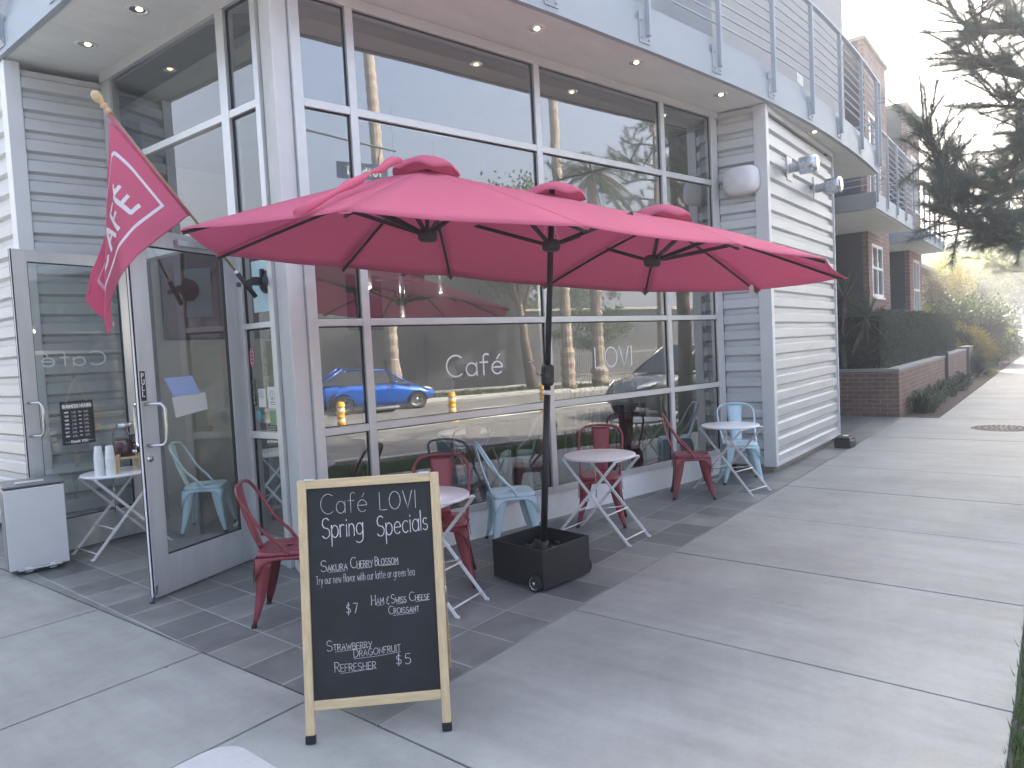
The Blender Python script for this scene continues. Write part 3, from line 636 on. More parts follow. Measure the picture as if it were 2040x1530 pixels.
def inner(p):
    if p.y > 4.9: return Vector((3.35, p.y))
    if p.x < 3.0: return Vector((3.45, 4.95))
    if p.x < 8.3: return Vector((p.x + 0.25, 4.368 - 0.2035 * (p.x + 0.25 - 3.164) + 0.25))
    return Vector((p.x, 3.42))
n = len(edge); mb = MB()
vs = [(*edge[i], soffz(edge[i])) for i in range(n)] + [(*inner(edge[i]), soffz(edge[i]) if edge[i].x < 8 else 4.42) for i in range(n)]
mb.add(vs, [(i, i + n, i + n + 1, i + 1) for i in range(n - 1)], False); cpart('soffit', mb, M['soffit'])
def band(o0, o1, z0, z1):
    mb = MB(); vs = []
    for i in range(n):
        a, b = off(i, o0), off(i, o1); z = soffz(edge[i])
        vs += [(*a, z + z0), (*b, z + z0), (*b, z + z1), (*a, z + z1)]
    fs = [(4 * i + j, 4 * i + (j + 1) % 4, 4 * i + 4 + (j + 1) % 4, 4 * i + 4 + j) for i in range(n - 1) for j in range(4)] + [(0, 1, 2, 3), (4 * n - 1, 4 * n - 2, 4 * n - 3, 4 * n - 4)]
    return mb.add(vs, fs, False)
mb = band(-0.05, 0.0, -0.012, 0.235); mb2 = band(-0.05, -0.022, 0.247, 0.335); mb.add(mb2.v, mb2.f, False); mb3 = band(-0.05, -0.036, 0.342, 0.42); mb.add(mb3.v, mb3.f, False)
e0, e1 = off(n - 1, -0.05), Vector((13.72, 3.42)); mb.wall(e1, e0, 4.41, 4.82, 0, 0.05)
fas = cpart('balcony_fascia', mb, M['fascia'])
mb = MB(); vs = [(*off(i, -0.051), 4.80) for i in range(n)] + [(*inner(edge[i]), 4.80) for i in range(n)]; mb.add(vs, [(i, i + 1, i + n + 1, i + n) for i in range(n - 1)], False); mb.build('balcony_deck', M['fascia'], fas)
# arc length table
acc = [0.0]
for i in range(1, n): acc.append(acc[-1] + (edge[i] - edge[i - 1]).length)
def onedge(s):
    for i in range(1, n):
        if acc[i] >= s:
            t = (s - acc[i - 1]) / (acc[i] - acc[i - 1]); return edge[i - 1].lerp(edge[i], t), (edge[i] - edge[i - 1]).normalized()
    return edge[-1], (edge[-1] - edge[-2]).normalized()
s0 = min(range(n), key=lambda i: (edge[i] - Vector((4.80, 3.30))).length); s0 = acc[s0]
s0 = min([s0 + k * 0.01 for k in range(-60, 60)], key=lambda s: (onedge(s)[0] - Vector((4.86, 3.285))).length)
ps = sorted([s0 + 1.222 * k for k in range(-8, 9) if 0.3 < s0 + 1.222 * k < acc[-1]] + [acc[-1] - 0.04])
for s in ps:
    p, d = onedge(s); nn = Vector((d.y, -d.x)); z = soffz(p); an = math.atan2(d.y, d.x)
    mb = MB(); c = p + nn * 0.030; mb.box((c.x, c.y, (z + 0.10 + 5.93) / 2), (0.032, 0.05, 5.93 - z - 0.10), an)
    po = cpart('balcony_post', mb, M['fascia'], bevel=0.002)
    mb = MB(); c = p + nn * 0.006 - d * 0.03; mb.box((c.x, c.y, z + 0.175), (0.16, 0.008, 0.28), an)
    for bx_, bz in ((-0.05, 0.24), (-0.05, 0.08), (0.05, 0.07)):
        q = p + nn * 0.012 - d * (0.03 - bx_); mb.lathe([(0.0, 0.012), (0.012, 0.012), (0.014, 0)], (q.x, q.y, z + bz), 6, Matrix(((d.x, 0, nn.x), (d.y, 0, nn.y), (0, 1, 0))))
    mb.build('bracket_plate', M['fascia'], po)
rz = [4.965 + 0.1175 * k for k in range(8)]
for z in rz:
    mb = MB(); mb.tube([(*off(i, 0.012), z + (soffz(edge[i]) - 4.42) * 0.4) for i in range(n)], 0.0095, 6); cpart('balcony_rail', mb, M['fascia'])
mb = MB(); vs = []
for i in range(n):
    for o_, z in ((-0.0, 5.915), (0.055, 5.915), (0.055, 5.945), (-0.0, 5.945)): vs.append((*off(i, o_), z))
mb.add(vs, [(4 * i + j, 4 * i + (j + 1) % 4, 4 * i + 4 + (j + 1) % 4, 4 * i + 4 + j) for i in range(n - 1) for j in range(4)] + [(0, 1, 2, 3), (4 * n - 1, 4 * n - 2, 4 * n - 3, 4 * n - 4)], False); cpart('balcony_handrail', mb, M['fascia'])

# --- upper storeys
mb = MB(); up = [(2.75, 16), (3.12, 5.3), (3.55, 4.85), (8.2, 3.86), (8.6, 3.42), (15.35, 3.42), (15.35, 16)]
mb.prism(up, 4.83, 9.4); mb.prism([(p[0], p[1] + 0.3) for p in up], 4.50, 4.829); cpart('upper_wall', mb, M['upper'])
mb = MB(); mb.bx((3.6, 9.0, 4.3), (15.3, 16, 4.499)); mb.bx((11.44, 5.2, 0), (17.0, 5.6, 4.45)); cpart('rear_wall', mb, M['darkstucco'])
mb = MB(); mb.bx((9.35, 2.63, 4.87), (9.62, 2.64, 5.0)); cpart('notice_plate', mb, M['white'])

# --- recessed downlights
DL = [(4.992, 3.56), (6.267, 3.287), (7.777, 3.03), (10.15, 2.66), (2.70, 5.92), (2.655, 6.87)]
for k, (x, y) in enumerate(DL):
    z = soffz(Vector((x - 0.1 if k < 4 else 2.2, y if k < 4 else 7))) if k > 3 else (soffz(min(edge, key=lambda e: (e - Vector((x, y))).length)))
    r = 0.085; mb = MB(); mb.lathe([(0.060, 0.03), (0.062, -0.004), (r, -0.008), (r + 0.004, 0.0)], (x, y, z), 28); d = cpart('downlight', mb, M['white'])
    mb = MB(); mb.lathe([(0.0, -0.001), (0.035, -0.001), (0.061, -0.003)], (x, y, z), 20); mb.build('lens', M['steel'], d)
    mb = MB(); mb.lathe([(0.0, -0.012), (0.018, -0.011), (0.028, -0.0015)], (x + 0.008, y - 0.012, z), 14); mb.build('bulb', M['lens'], d)

# --- fittings on the clad bay
mb = MB(); cx, cy, cz = 8.30, 3.03, 3.545
pr = []
for i in range(9):
    a = i / 8; pr.append((0.27 * (1 - a ** 3) ** 0.5 if a < 1 else 0.02, a))
vs = []; N = 28
prof = [(0.255, 0.0), (0.262, 0.03), (0.258, 0.10), (0.235, 0.155), (0.17, 0.185), (0.0, 0.195)]
for rr, h in prof:
    for j in range(N):
        t = 2 * math.pi * j / N; ct, st_ = math.cos(t), math.sin(t)
        ex = math.copysign(abs(ct) ** 0.6, ct) * rr * 0.80; ez = math.copysign(abs(st_) ** 0.6, st_) * rr * 0.66
        vs.append((8.385 - h, 3.02 + ex, cz + ez - h * 0.10))
mb.add(vs, [(i * N + j, i * N + (j + 1) % N, (i + 1) * N + (j + 1) % N, (i + 1) * N + j) for i in range(len(prof) - 1) for j in range(N)], True)
wf = cpart('wall_light', mb, M['white'])
mb = MB(); mb.bx((8.36, 2.86, cz - 0.12), (8.42, 3.17, cz + 0.10)); mb.build('back_plate', M['white'], wf)
for x, z in ((9.31, 3.80), (10.50, 3.72)):
    rot = Matrix(((1, 0, 0), (0, 0, -1), (0, 1, 0)))
    mb = MB(); mb.bx((x - 0.12, BY - 0.012, z - 0.16), (x + 0.10, BY + 0.0, z + 0.14))
    vc = cpart('flue_vent', mb, M['siding'])
    mb = MB(); mb.lathe([(0.06, 0.0), (0.06, 0.11), (0.085, 0.12), (0.085, 0.14)], (x, BY - 0.012, z), 24, rot); mb.build('pipe', M['galv'], vc)
    mb = MB(); mb.lathe([(0.03, 0.125), (0.105, 0.125), (0.107, 0.16), (0.105, 0.17), (0.107, 0.18), (0.112, 0.29), (0.105, 0.325), (0.08, 0.34), (0.0, 0.33)], (x, BY - 0.012, z), 28, rot); cp = mb.build('cap', M['galv'], vc)
mb = MB()
for k in range(60):
    x = rnd.uniform(9.9, 11.3); z = rnd.uniform(0.9, 2.0); z = 0.1 + 0.193 * int((z - 0.1) / 0.193) + rnd.uniform(0.01, 0.09); h = rnd.uniform(0.01, 0.045)
    pt = [(x, z), (x + rnd.uniform(-0.015, 0.015), z - h * 0.5), (x + rnd.uniform(-0.02, 0.02), z - h)]
    ribbon(mb, pt, rnd.uniform(0.003, 0.008), lambda a, b: Vector((a, BY - 0.0035, b)))
cpart('scuff_marks', mb, M['darkmetal'])

# --- interior of the shop
mb = MB(); mb.prism([(3.15, 5.0), FP(0, -0.12, 0).xy, FP(5.2, -0.12, 0).xy, (8.5, 3.3), (11.4, 3.0), (11.4, 9.0), (3.15, 9.0)], 0.0, 0.02); cpart('shop_floor', mb, M['intfloor'])
mb = MB(); mb.bx((3.2, 9.0, 0.02), (11.4, 9.2, 4.3)); mb.bx((8.5, 3.6, 0.02), (8.6, 9.0, 4.3)); mb.bx((3.25, 7.62, 0.02), (3.35, 9.0, 4.3)); cpart('shop_wall', mb, M['intwall'])
mb = MB(); mb.prism([(3.2, 5.05), FP(0.1, -0.13, 0).xy, FP(5.2, -0.13, 0).xy, (8.5, 9.0), (3.2, 9.0)], 4.25, 4.33); cpart('shop_ceiling', mb, M['intwall'])

# ================================================================ FURNITURE
def make_chair(name, m, label, group):
    t = thing(name, label, 'chair', group=group)
    H = 0.455
    # seat: dished rounded square with an apron
    mb = MB(); N = 32; rings = []
    def sq(r, j, z):
        a = 2 * math.pi * j / N; c, s = math.cos(a), math.sin(a); k = 0.36
        return (math.copysign(abs(c) ** k, c) * r * 0.98, math.copysign(abs(s) ** k, s) * r + 0.01, z)
    for r, z in ((0.02, H - 0.008), (0.12, H - 0.006), (0.155, H), (0.176, H - 0.001), (0.182, H - 0.008), (0.184, H - 0.035)): rings += [sq(r, j, z) for j in range(N)]
    mb.add(rings, [(i * N + j, i * N + (j + 1) % N, (i + 1) * N + (j + 1) % N, (i + 1) * N + j) for i in range(5) for j in range(N)] + [tuple(range(N))], True)
    # arched aprons on the four sides
    for k in range(4):
        mt = Matrix.Rotation(k * math.pi / 2, 3, 'Z'); n = 14; vs = []
        for i in range(n + 1):
            x = -0.178 + 0.356 * i / n; u = abs(x) / 0.178; zl = H - 0.052 - 0.13 * u ** 4.5
            o = 0.184 + (H - zl - 0.03) * 0.10
            vs += [mt @ Vector((x, 0.184, H - 0.03)) + Vector((0, 0.01, 0)), mt @ Vector((x * (1 + (H - zl - 0.03) * 0.35), o, zl)) + Vector((0, 0.01, 0))]
        mb.add(vs, [(2 * i, 2 * i + 1, 2 * i + 3, 2 * i + 2) for i in range(n)], True)
    mb.build('seat', m, t, world=False, solid=0.004)
    for sx, sy in ((-1, 1), (1, 1), (-1, -1), (1, -1)):
        mb = MB(); vs = []; n = 8
        for i in range(n + 1):
            u = i / n; z = (H - 0.05) * (1 - u) + 0.012 * u; bow = math.sin(u * math.pi) * -0.008
            cx = 0.180 + (0.224 - 0.180) * u + bow; cy = 0.180 + (0.215 - 0.180) * u + bow; w = 0.075 * (1 - u) ** 0.8 + 0.024
            for a, b in ((w, 0.0), (w * 0.35, 0.004), (0.004, 0.004), (0.004, w * 0.35), (0.0, w)): vs.append((sx * (cx - a), sy * (cy - b) + 0.01, z))
        fs = [(i * 5 + j, i * 5 + j + 1, i * 5 + j + 6, i * 5 + j + 5) for i in range(n) for j in range(4)]
        mb.add(vs, fs, True); lg = mb.build('leg', m, t, world=False, solid=0.004)
        mb = MB(); mb.box((sx * 0.213, sy * 0.204 + 0.01, 0.011), (0.030, 0.030, 0.022)); mb.build('foot_cap', M['foot'], lg, world=False, bevel=0.004)
    pts = [(-0.183, 0.03, H - 0.018), (-0.187, -0.02, H + 0.055), (-0.197, -0.115, 0.61), (-0.208, -0.195, 0.745), (-0.196, -0.238, 0.82), (-0.152, -0.260, 0.864), (-0.08, -0.269, 0.880), (0, -0.271, 0.884)]
    pts += [(-x, y, z) for x, y, z in reversed(pts[:-1])]
    P2 = [Vector(p) for p in pts]; sm = []
    for i in range(len(P2) - 1):
        a, b, c, d = P2[max(i - 1, 0)], P2[i], P2[i + 1], P2[min(i + 2, len(P2) - 1)]
        for k in range(4):
            u = k / 4; sm.append(0.5 * ((2 * b) + (c - a) * u + (2 * a - 5 * b + 4 * c - d) * u * u + (3 * b - a - 3 * c + d) * u ** 3))
    sm.append(P2[-1]); mb = MB(); mb.tube(sm, 0.0115, 8)
    for s in (-1, 1): mb.lathe([(0, 0.012), (0.009, 0.010), (0.010, 0.0)], (s * 0.187, 0.028, H - 0.015), 8, Matrix(((0, 0, s), (1, 0, 0), (0, 1, 0))))
    mb.build('back_frame', m, t, world=False)
    mb = MB(); vs = []; n = 14; K = 7
    for i in range(n + 1):
        u = i / n; z = H - 0.006 + (0.872 - H) * u; y = -0.155 - 0.122 * u ** 0.95 - 0.012 * math.sin(u * math.pi); w = 0.058 + 0.030 * u
        for j in range(K):
            x = (j / (K - 1) * 2 - 1) * w; inset = (0.15 < u < 0.85) and abs(x) < w * 0.5
            vs.append((x, y + (0.006 if inset else 0) - 0.010 * (x / w) ** 2, z))
    mb.add(vs, [(i * K + j, i * K + j + 1, (i + 1) * K + j + 1, (i + 1) * K + j) for i in range(n) for j in range(K - 1)], True)
    mb.build('backrest', m, t, world=False, solid=0.003)
    return t
def face(dx, dy): return math.atan2(dy, dx) - math.pi / 2
def put(o, x, y, rz): o.location = (x, y, 0); o.rotation_euler = (0, 0, rz)
GC = 'cafe chairs of painted metal'
red = make_chair('metal_chair', M['redmetal'], 'dark red metal chair nearest the open door, half hidden by the chalkboard', GC)
put(red, 2.525, 3.985, face(0.72, -0.69))
copy_thing(red, (3.52, 3.55, 0), face(-0.74, -0.67), 'red metal chair behind the chalkboard, its arched back above the board', GC)
copy_thing(red, (5.47, 3.40, 0), face(-0.88, -0.47), 'red metal chair pushed behind the round table right of the umbrella pole', GC)
copy_thing(red, (6.87, 3.14, 0), face(0.48, -0.87), 'dark red metal chair turned sideways left of the farthest table', GC)
blue = make_chair('metal_chair', M['bluemetal'], 'pale blue metal chair seen side on, left of the umbrella pole', GC)
put(blue, 4.52, 3.72, face(0.76, -0.65))
copy_thing(blue, (7.82, 2.96, 0), face(-0.86, -0.5), 'pale blue metal chair against the clad bay behind the farthest table', GC)
copy_thing(blue, (3.38, 6.72, 0.02), face(0.75, -0.66), 'pale blue metal chair inside the shop, seen through the open door glass', GC)
copy_thing(blue, (6.2, 4.95, 0.02), face(-0.5, 0.86), 'pale blue metal chair inside the shop by the low counter', GC)
copy_thing(red, (5.3, 5.0, 0.02), face(0.3, 0.9), 'red metal chair inside the shop close behind the glass', GC)

def make_table(label, group):
    t = thing('bistro_table', label, 'table', group=group); Z = 0.72; r = 0.31
    mb = MB(); mb.lathe([(0.0, Z), (r - 0.012, Z), (r - 0.003, Z - 0.003), (r, Z - 0.010), (r - 0.002, Z - 0.022), (r - 0.010, Z - 0.022), (r - 0.012, Z - 0.008), (0.0, Z - 0.008)], n=64)
    mb.build('tabletop', M['tablewhite'], t, world=False)
    for sgn, x in ((1, 0.205), (-1, 0.170)):                 # outer and inner leg frames, crossing
        for sx in (-1, 1):
            mb = MB(); mb.bar((sx * x, -0.27 * sgn, Z - 0.03), (sx * x, 0.345 * sgn, 0.012), 0.009, 0.024, (0, 1, 0.6)); mb.box((sx * x, 0.352 * sgn, 0.010), (0.014, 0.034, 0.018)); mb.build('leg', M['white'], t, world=False, bevel=0.002)
        for yy, zz in ((0.315, 0.052), (0.16, 0.237)): mb = MB(); mb.tube([(-x, yy * sgn, zz), (x, yy * sgn, zz)], 0.006, 8); mb.build('stretcher', M['white'], t, world=False)
        mb = MB(); mb.bar((-x, -0.262 * sgn, Z - 0.028), (x, -0.262 * sgn, Z - 0.028), 0.022, 0.008); mb.build('top_rail', M['white'], t, world=False)
    mb = MB()
    for sx in (-1, 1):
        for q in (0.19,): mb.tube([(sx * 0.15, 0.03, 0.345), (sx * 0.215, 0.03, 0.345)], 0.006, 8)
    mb.tube([(0, 0.05, 0.34), (0, 0.05, 0.70)], 0.004, 6); mb.tube([(-0.17, 0.16, 0.237), (0.165, -0.15, 0.25)], 0.004, 6); mb.build('pivot', M['steel'], t, world=False)
    return t
GT = 'round white folding bistro tables'
tb = make_table('round white folding table just right of the umbrella pole', GT); put(tb, 5.05, 3.14, R(0))
copy_thing(tb, (3.145, 3.34, 0), R(8), 'round white folding table mostly hidden behind the chalkboard', GT)
copy_thing(tb, (7.32, 2.87, 0), R(-12), 'farthest round white folding table, before the clad bay', GT)
copy_thing(tb, (2.63, 6.84, 0), R(92), 'round white folding table behind the doors, holding cups and drink jar', GT)
copy_thing(tb, (3.92, 6.35, 0.02), R(30), 'round white folding table inside the shop near the door', GT)
copy_thing(tb, (5.9, 5.5, 0.02), R(70), 'round white folding table inside the shop behind the storefront', GT)

# cups, drink jar and its stand on the left table
for x, y in ((2.43, 6.72), (2.50, 6.66)):
    o = thing('cup_stack', 'left stack of upturned white paper cups on the table' if x < 2.45 else 'right stack of upturned white paper cups, beside the drink jar stand', 'paper cups', (x, y, 0.72), group='stacks of white paper cups')
    mb = MB(); prof = [(0.0395, 0.0), (0.0405, 0.004)]
    for k in range(15): prof += [(0.040, 0.006 + 0.010 * k), (0.0408, 0.010 + 0.010 * k), (0.0392, 0.012 + 0.010 * k)]
    prof += [(0.038, 0.17), (0.029, 0.262), (0.027, 0.264), (0.027, 0.258), (0, 0.258)]
    mb.lathe(prof, n=28); mb.build('cups', M['cup'], o, world=False)
JX, JY = 2.70, 6.80
st = thing('jar_stand', 'round light wood stand with splayed legs under the drink jar', 'stand', (JX, JY, 0.72))
mb = MB(); mb.lathe([(0.0, 0.135), (0.125, 0.135), (0.128, 0.130), (0.128, 0.118), (0.0, 0.118)], n=36); mb.build('ring', M['finial'], st, world=False)
for k in range(4):
    a = R(35 + 90 * k); c, s = math.cos(a), math.sin(a); mb = MB()
    mb.bar((c * 0.125, s * 0.125, 0.165), (c * 0.160, s * 0.160, 0.0), 0.032, 0.018, (c, s, 0.3)); mb.build('leg', M['finial'], st, world=False, bevel=0.003)
jr = thing('drink_dispenser', 'glass jar of dark red tea with metal lid and small black label', 'drink jar', (JX, JY, 0.857))
mb = MB(); mb.lathe([(0.0, 0.0), (0.085, 0.0), (0.105, 0.012), (0.112, 0.04), (0.113, 0.17), (0.108, 0.215), (0.085, 0.25), (0.062, 0.265), (0.060, 0.285)], n=40); mb.build('jar', M['jar'], jr, world=False)
mb = MB(); mb.lathe([(0.0, 0.004), (0.083, 0.004), (0.102, 0.014), (0.109, 0.04), (0.109, 0.15), (0.0, 0.152)], n=36); mb.build('tea', M['liquid'], jr, world=False)
mb = MB(); mb.lathe([(0.066, 0.268), (0.068, 0.272), (0.068, 0.296), (0.064, 0.302), (0.0, 0.303)], n=32); mb.build('lid', M['galv'], jr, world=False)
fd = Vector((-2.70, -6.80, 0)).normalized(); fd = (fd + Vector((0.5, 0, 0))).normalized(); fs_ = Vector((-fd.y, fd.x, 0))
mb = MB(); q = fd * 0.112; mb.lathe([(0, 0.0), (0.018, 0.0), (0.018, 0.012), (0.011, 0.014), (0.011, 0.045), (0, 0.045)], q + Vector((0, 0, 0.045)), 14, Matrix((fs_, Vector((0, 0, 1)), fd)).transposed()); mb.tube([q + fd * 0.035 + Vector((0, 0, 0.055)), q + fd * 0.04 + Vector((0, 0, 0.01))], [0.010, 0.008], 10); mb.bar(q + fd * 0.035 + Vector((0, 0, 0.06)), q + fd * 0.05 + Vector((0, 0, 0.095)), 0.022, 0.007); mb.build('spigot', M['steel'], jr, world=False)
mb = MB(); lc = fd * 0.118 + fs_ * 0.02
def lab(a, b, o=0.0): return lc + fs_ * a + fd * o + Vector((0, 0, b))
mb.add([lab(-0.05, 0.13), lab(0.05, 0.13), lab(0.05, 0.20), lab(-0.05, 0.20)], [(0, 1, 2, 3)]); lb = mb.build('label_card', M['black'], jr, world=False, solid=0.003)
mb = MB()
for i, (w, y) in enumerate(((0.06, 0.182), (0.07, 0.165), (0.05, 0.150), (0.06, 0.138))):
    pts = [(-w / 2 + w * k / 14, y + rnd.uniform(-0.004, 0.004)) for k in range(15)]; ribbon(mb, pts, 0.0022, lambda a, b: lab(a, b, 0.003))
mb.build('lettering', M['chalk'], lb, world=False)
mb = MB(); mb.tube([lab(-0.045, 0.2), lab(-0.05, 0.235, -0.03), lab(-0.03, 0.262, -0.06)], 0.0015, 5); mb.tube([lab(0.045, 0.2), lab(0.04, 0.235, -0.03), lab(0.0, 0.262, -0.06)], 0.0015, 5); mb.build('twine', M['cup'], jr, world=False)

# opening hours board hanging on the left door
hs = thing('hours_sign', 'black opening hours board hanging by a cord on the left door glass', 'sign', tuple(LD(0.575, 0.012, 0.98)))
mb = MB(); pbox(mb, LD, 0.43, 0.718, 0.008, 0.014, 0.98, 1.385); mb.build('board', M['black'], hs)
mb = MB(); mb.tube([LD(0.665, 0.016, 1.375), LD(0.578, 0.012, 1.60), LD(0.485, 0.016, 1.375)], 0.003, 6); mb.build('cord', M['finial'], hs)
mb = MB(); mb.lathe([(0, 0.008), (0.014, 0.006), (0.016, 0)], LD(0.578, 0.004, 1.605), 12, Matrix(((1, 0, 0), (0, 0, -1), (0, 1, 0)))); mb.build('hook', M['jar'], hs)
def HB(x, y): return LD(0.718 - x, 0.0150, 0.98 + y)
mb = MB()
letter(mb, 'BUSINESS HOURS', 0.018, 0.345, 0.026, HB, 0.0075, 0.22, width=0.252)
ribbon(mb, [(0.018, 0.337), (0.27, 0.337)], 0.002, HB); ribbon(mb, [(0.018, 0.382), (0.27, 0.382)], 0.0015, HB)
for k, d_ in enumerate(('MON', 'TUE', 'WED', 'THUR', 'FRI', 'SAT', 'SUN')):
    y = 0.296 - k * 0.037
    letter(mb, d_, 0.03, y, 0.014, HB, 0.0042, 0.2, width=0.034)
    letter(mb, '8:00' if d_ == 'SAT' else '8:30' if d_ == 'SUN' else '7:30', 0.092, y - 0.001, 0.014, HB, 0.0022, 0.3)
    letter(mb, '-TO-', 0.15, y, 0.011, HB, 0.0036, 0.2, width=0.03)
    letter(mb, '2:00' if d_ in ('SAT', 'SUN') else '5:30', 0.20, y - 0.001, 0.014, HB, 0.0022, 0.3)
    ribbon(mb, [(0.086, y - 0.005), (0.14, y - 0.005)], 0.0012, HB); ribbon(mb, [(0.195, y - 0.005), (0.25, y - 0.005)], 0.0012, HB)
letter(mb, 'THANK YOU', 0.068, 0.016, 0.021, HB, 0.006, 0.2, width=0.15)
for x0, x1 in ((0.02, 0.06), (0.268, 0.228)):
    ribbon(mb, [(x0, 0.026), (x1, 0.026)], 0.002, HB); s = 0.008 if x1 > x0 else -0.008; ribbon(mb, [(x1 - s, 0.031), (x1, 0.026), (x1 - s, 0.021)], 0.002, HB)
mb.build('lettering', M['vinyl'], hs)
# papers and stickers
n1 = thing('menu_sheet', 'bluish printed sheet taped slanting on the open right door', 'notice', tuple(RD(0.56, 0.03, 1.42)))
mb = MB(); mb.add([RD(0.785, 0.004, 1.575), RD(0.715, 0.006, 1.435), RD(0.46, 0.006, 1.435), RD(0.53, 0.004, 1.58)], [(0, 1, 2, 3)]); sh = mb.build('sheet', M['paperblue'], n1, solid=0.001)
mb = MB()
for k in range(9):
    y = 1.56 - k * 0.013; x = 0.755 - k * 0.0065; pts = [(x - 0.2 * j / 8, y) for j in range(9)]
    ribbon(mb, pts, 0.002, lambda a, b: RD(a, 0.0085, b))
mb.build('print', mat('pale_blue_print', (0.62, 0.70, 0.86), 0.7), sh)
n2 = thing('plain_notice', 'blank cream paper taped below the bluish sheet on the right door', 'notice', tuple(RD(0.55, 0.03, 1.29)))
mb = MB(); mb.add([RD(0.728, 0.003, 1.43), RD(0.705, 0.004, 1.275), RD(0.40, 0.004, 1.312), RD(0.415, 0.003, 1.445)], [(0, 1, 2, 3)]); mb.build('sheet', M['paper'], n2, solid=0.001)
def sticker(name, label, cat, y0, y1, z0, z1, m, o=0.004):
    t = thing(name, label, cat, tuple(LP(S5((y0 + y1) / 2), o, z0))); mb = MB(); pbox(mb, LP, S5(y0), S5(y1), o, o + 0.0015, z0, z1); b = mb.build('sheet', M[m], t); return t, b
LB = lambda o: (lambda a, b: LP(S5(5.262) - a, o, b))
_, b = sticker('mint_sheet', 'pale mint sheet stuck on the sidelight behind the suction cup', 'sheet', 4.90, 5.14, 2.06, 2.47, 'mint')
t = thing('red_sticker', 'small red oval sticker high on the sidelight pane', 'sticker', tuple(LP(S5(5.2), 0.004, 1.6)))
mb = MB(); N = 24; vs = [LP(S5(5.215) + 0.03 * math.copysign(abs(math.cos(2 * math.pi * k / N)) ** .7, math.cos(2 * math.pi * k / N)), 0.005, 1.70 + 0.085 * math.copysign(abs(math.sin(2 * math.pi * k / N)) ** .8, math.sin(2 * math.pi * k / N))) for k in range(N)]; mb.add(vs, [tuple(range(N))]); b = mb.build('sheet', M['stickred'], t)
mb = MB(); vs2 = [0.5 * 0 + 0 for _ in range(0)]
ribbon(mb, [((0.047 + 0.025 * math.cos(2 * math.pi * k / N)), 1.70 + 0.078 * math.sin(2 * math.pi * k / N)) for k in range(N + 1)], 0.003, LB(0.0058))
for i in range(4): ribbon(mb, [(0.031 + 0.008 * k, 1.745 - 0.03 * i + (0.007 if k % 2 else -0.007)) for k in range(5)], 0.004, LB(0.0058))
mb.build('print', M['vinyl'], b)
t, b = sticker('square_label', 'strip of five tiny square labels down the sidelight edge', 'label', 5.20, 5.235, 1.30, 1.52, 'black')
mb = MB()
for i, ch in enumerate('OSSED'[:5]): letter(mb, ch, 0.033, 1.485 - 0.043 * i, 0.026, LB(0.0062), 0.004)
mb.build('print', M['vinylback'], b)
t, b = sticker('white_card', 'white certificate card on the sidelight pane', 'notice', 5.06, 5.16, 1.29, 1.44, 'paper')
mb = MB()
for k in range(6): ribbon(mb, [(0.115 + 0.012 * j, 1.425 - 0.012 * k) for j in range(6)], 0.003, LB(0.0062))
mb.build('print', M['darkmetal'], b)
t, b = sticker('emblem_card', 'white card with a round dark emblem on the sidelight', 'notice', 4.91, 5.03, 1.28, 1.455, 'paper')
mb = MB(); ribbon(mb, A(0.293, 1.385, 0.034, 0.038, 0, 360, 24), 0.004, LB(0.0062)); ribbon(mb, [(0.293, 1.41), (0.293, 1.36)], 0.005, LB(0.0062)); ribbon(mb, A(0.293, 1.372, 0.018, 0.014, 180, 360), 0.004, LB(0.0062)); ribbon(mb, [(0.26, 1.33), (0.325, 1.33)], 0.006, LB(0.0062)); ribbon(mb, [(0.265, 1.312), (0.32, 1.312)], 0.004, LB(0.0062))
mb.build('print', M['darkmetal'], b)
sticker('green_label', 'square green label under the emblem card', 'label', 4.92, 5.02, 1.14, 1.26, 'stickgreen')
t = thing('teal_sticker', 'round teal sticker low on the sidelight pane', 'sticker', tuple(LP(S5(5.17), 0.004, 1.2))); mb = MB(); mb.add([LP(S5(5.17) + 0.032 * math.cos(2 * math.pi * k / 20), 0.005, 1.22 + 0.045 * math.sin(2 * math.pi * k / 20)) for k in range(20)], [tuple(range(20))]); mb.build('sheet', M['stickteal'], t)
t, b = sticker('black_label', 'small black label with white lines at the sidelight foot', 'label', 4.93, 5.06, 1.10, 1.145, 'black', 0.007)
mb = MB()
for k in range(3): ribbon(mb, [(0.21 + 0.012 * j, 1.135 - 0.012 * k) for j in range(10)], 0.004, LB(0.0092))
mb.build('print', M['vinylback'], b)

# step bin
tc = thing('step_bin', 'tall grey step bin standing by the left door', 'trash can', (1.965, 6.935, 0), R(-11.3))
mb = MB(); mb.box((0, 0, 0.375), (0.43, 0.42, 0.69)); mb.build('body', M['candark'], tc, world=False, bevel=0.03)
mb = MB(); mb.box((0, -0.212, 0.375), (0.42, 0.012, 0.67)); mb.build('front_panel', M['can'], tc, world=False, bevel=0.005)
mb = MB(); mb.box((0, 0, 0.731), (0.44, 0.43, 0.022)); lid = mb.build('lid', M['candark'], tc, world=False, bevel=0.008)
mb = MB(); mb.box((-0.02, -0.10, 0.748), (0.20, 0.10, 0.008)); mb.build('lid_flap', M['alu'], lid, world=False, bevel=0.002)
mb = MB(); mb.box((0.0, -0.245, 0.045), (0.31, 0.05, 0.016)); mb.box((-0.08, -0.2, 0.035), (0.05, 0.06, 0.05)); mb.box((0.09, -0.2, 0.035), (0.05, 0.06, 0.05)); mb.build('pedal', M['steel'], tc, world=False, bevel=0.004)

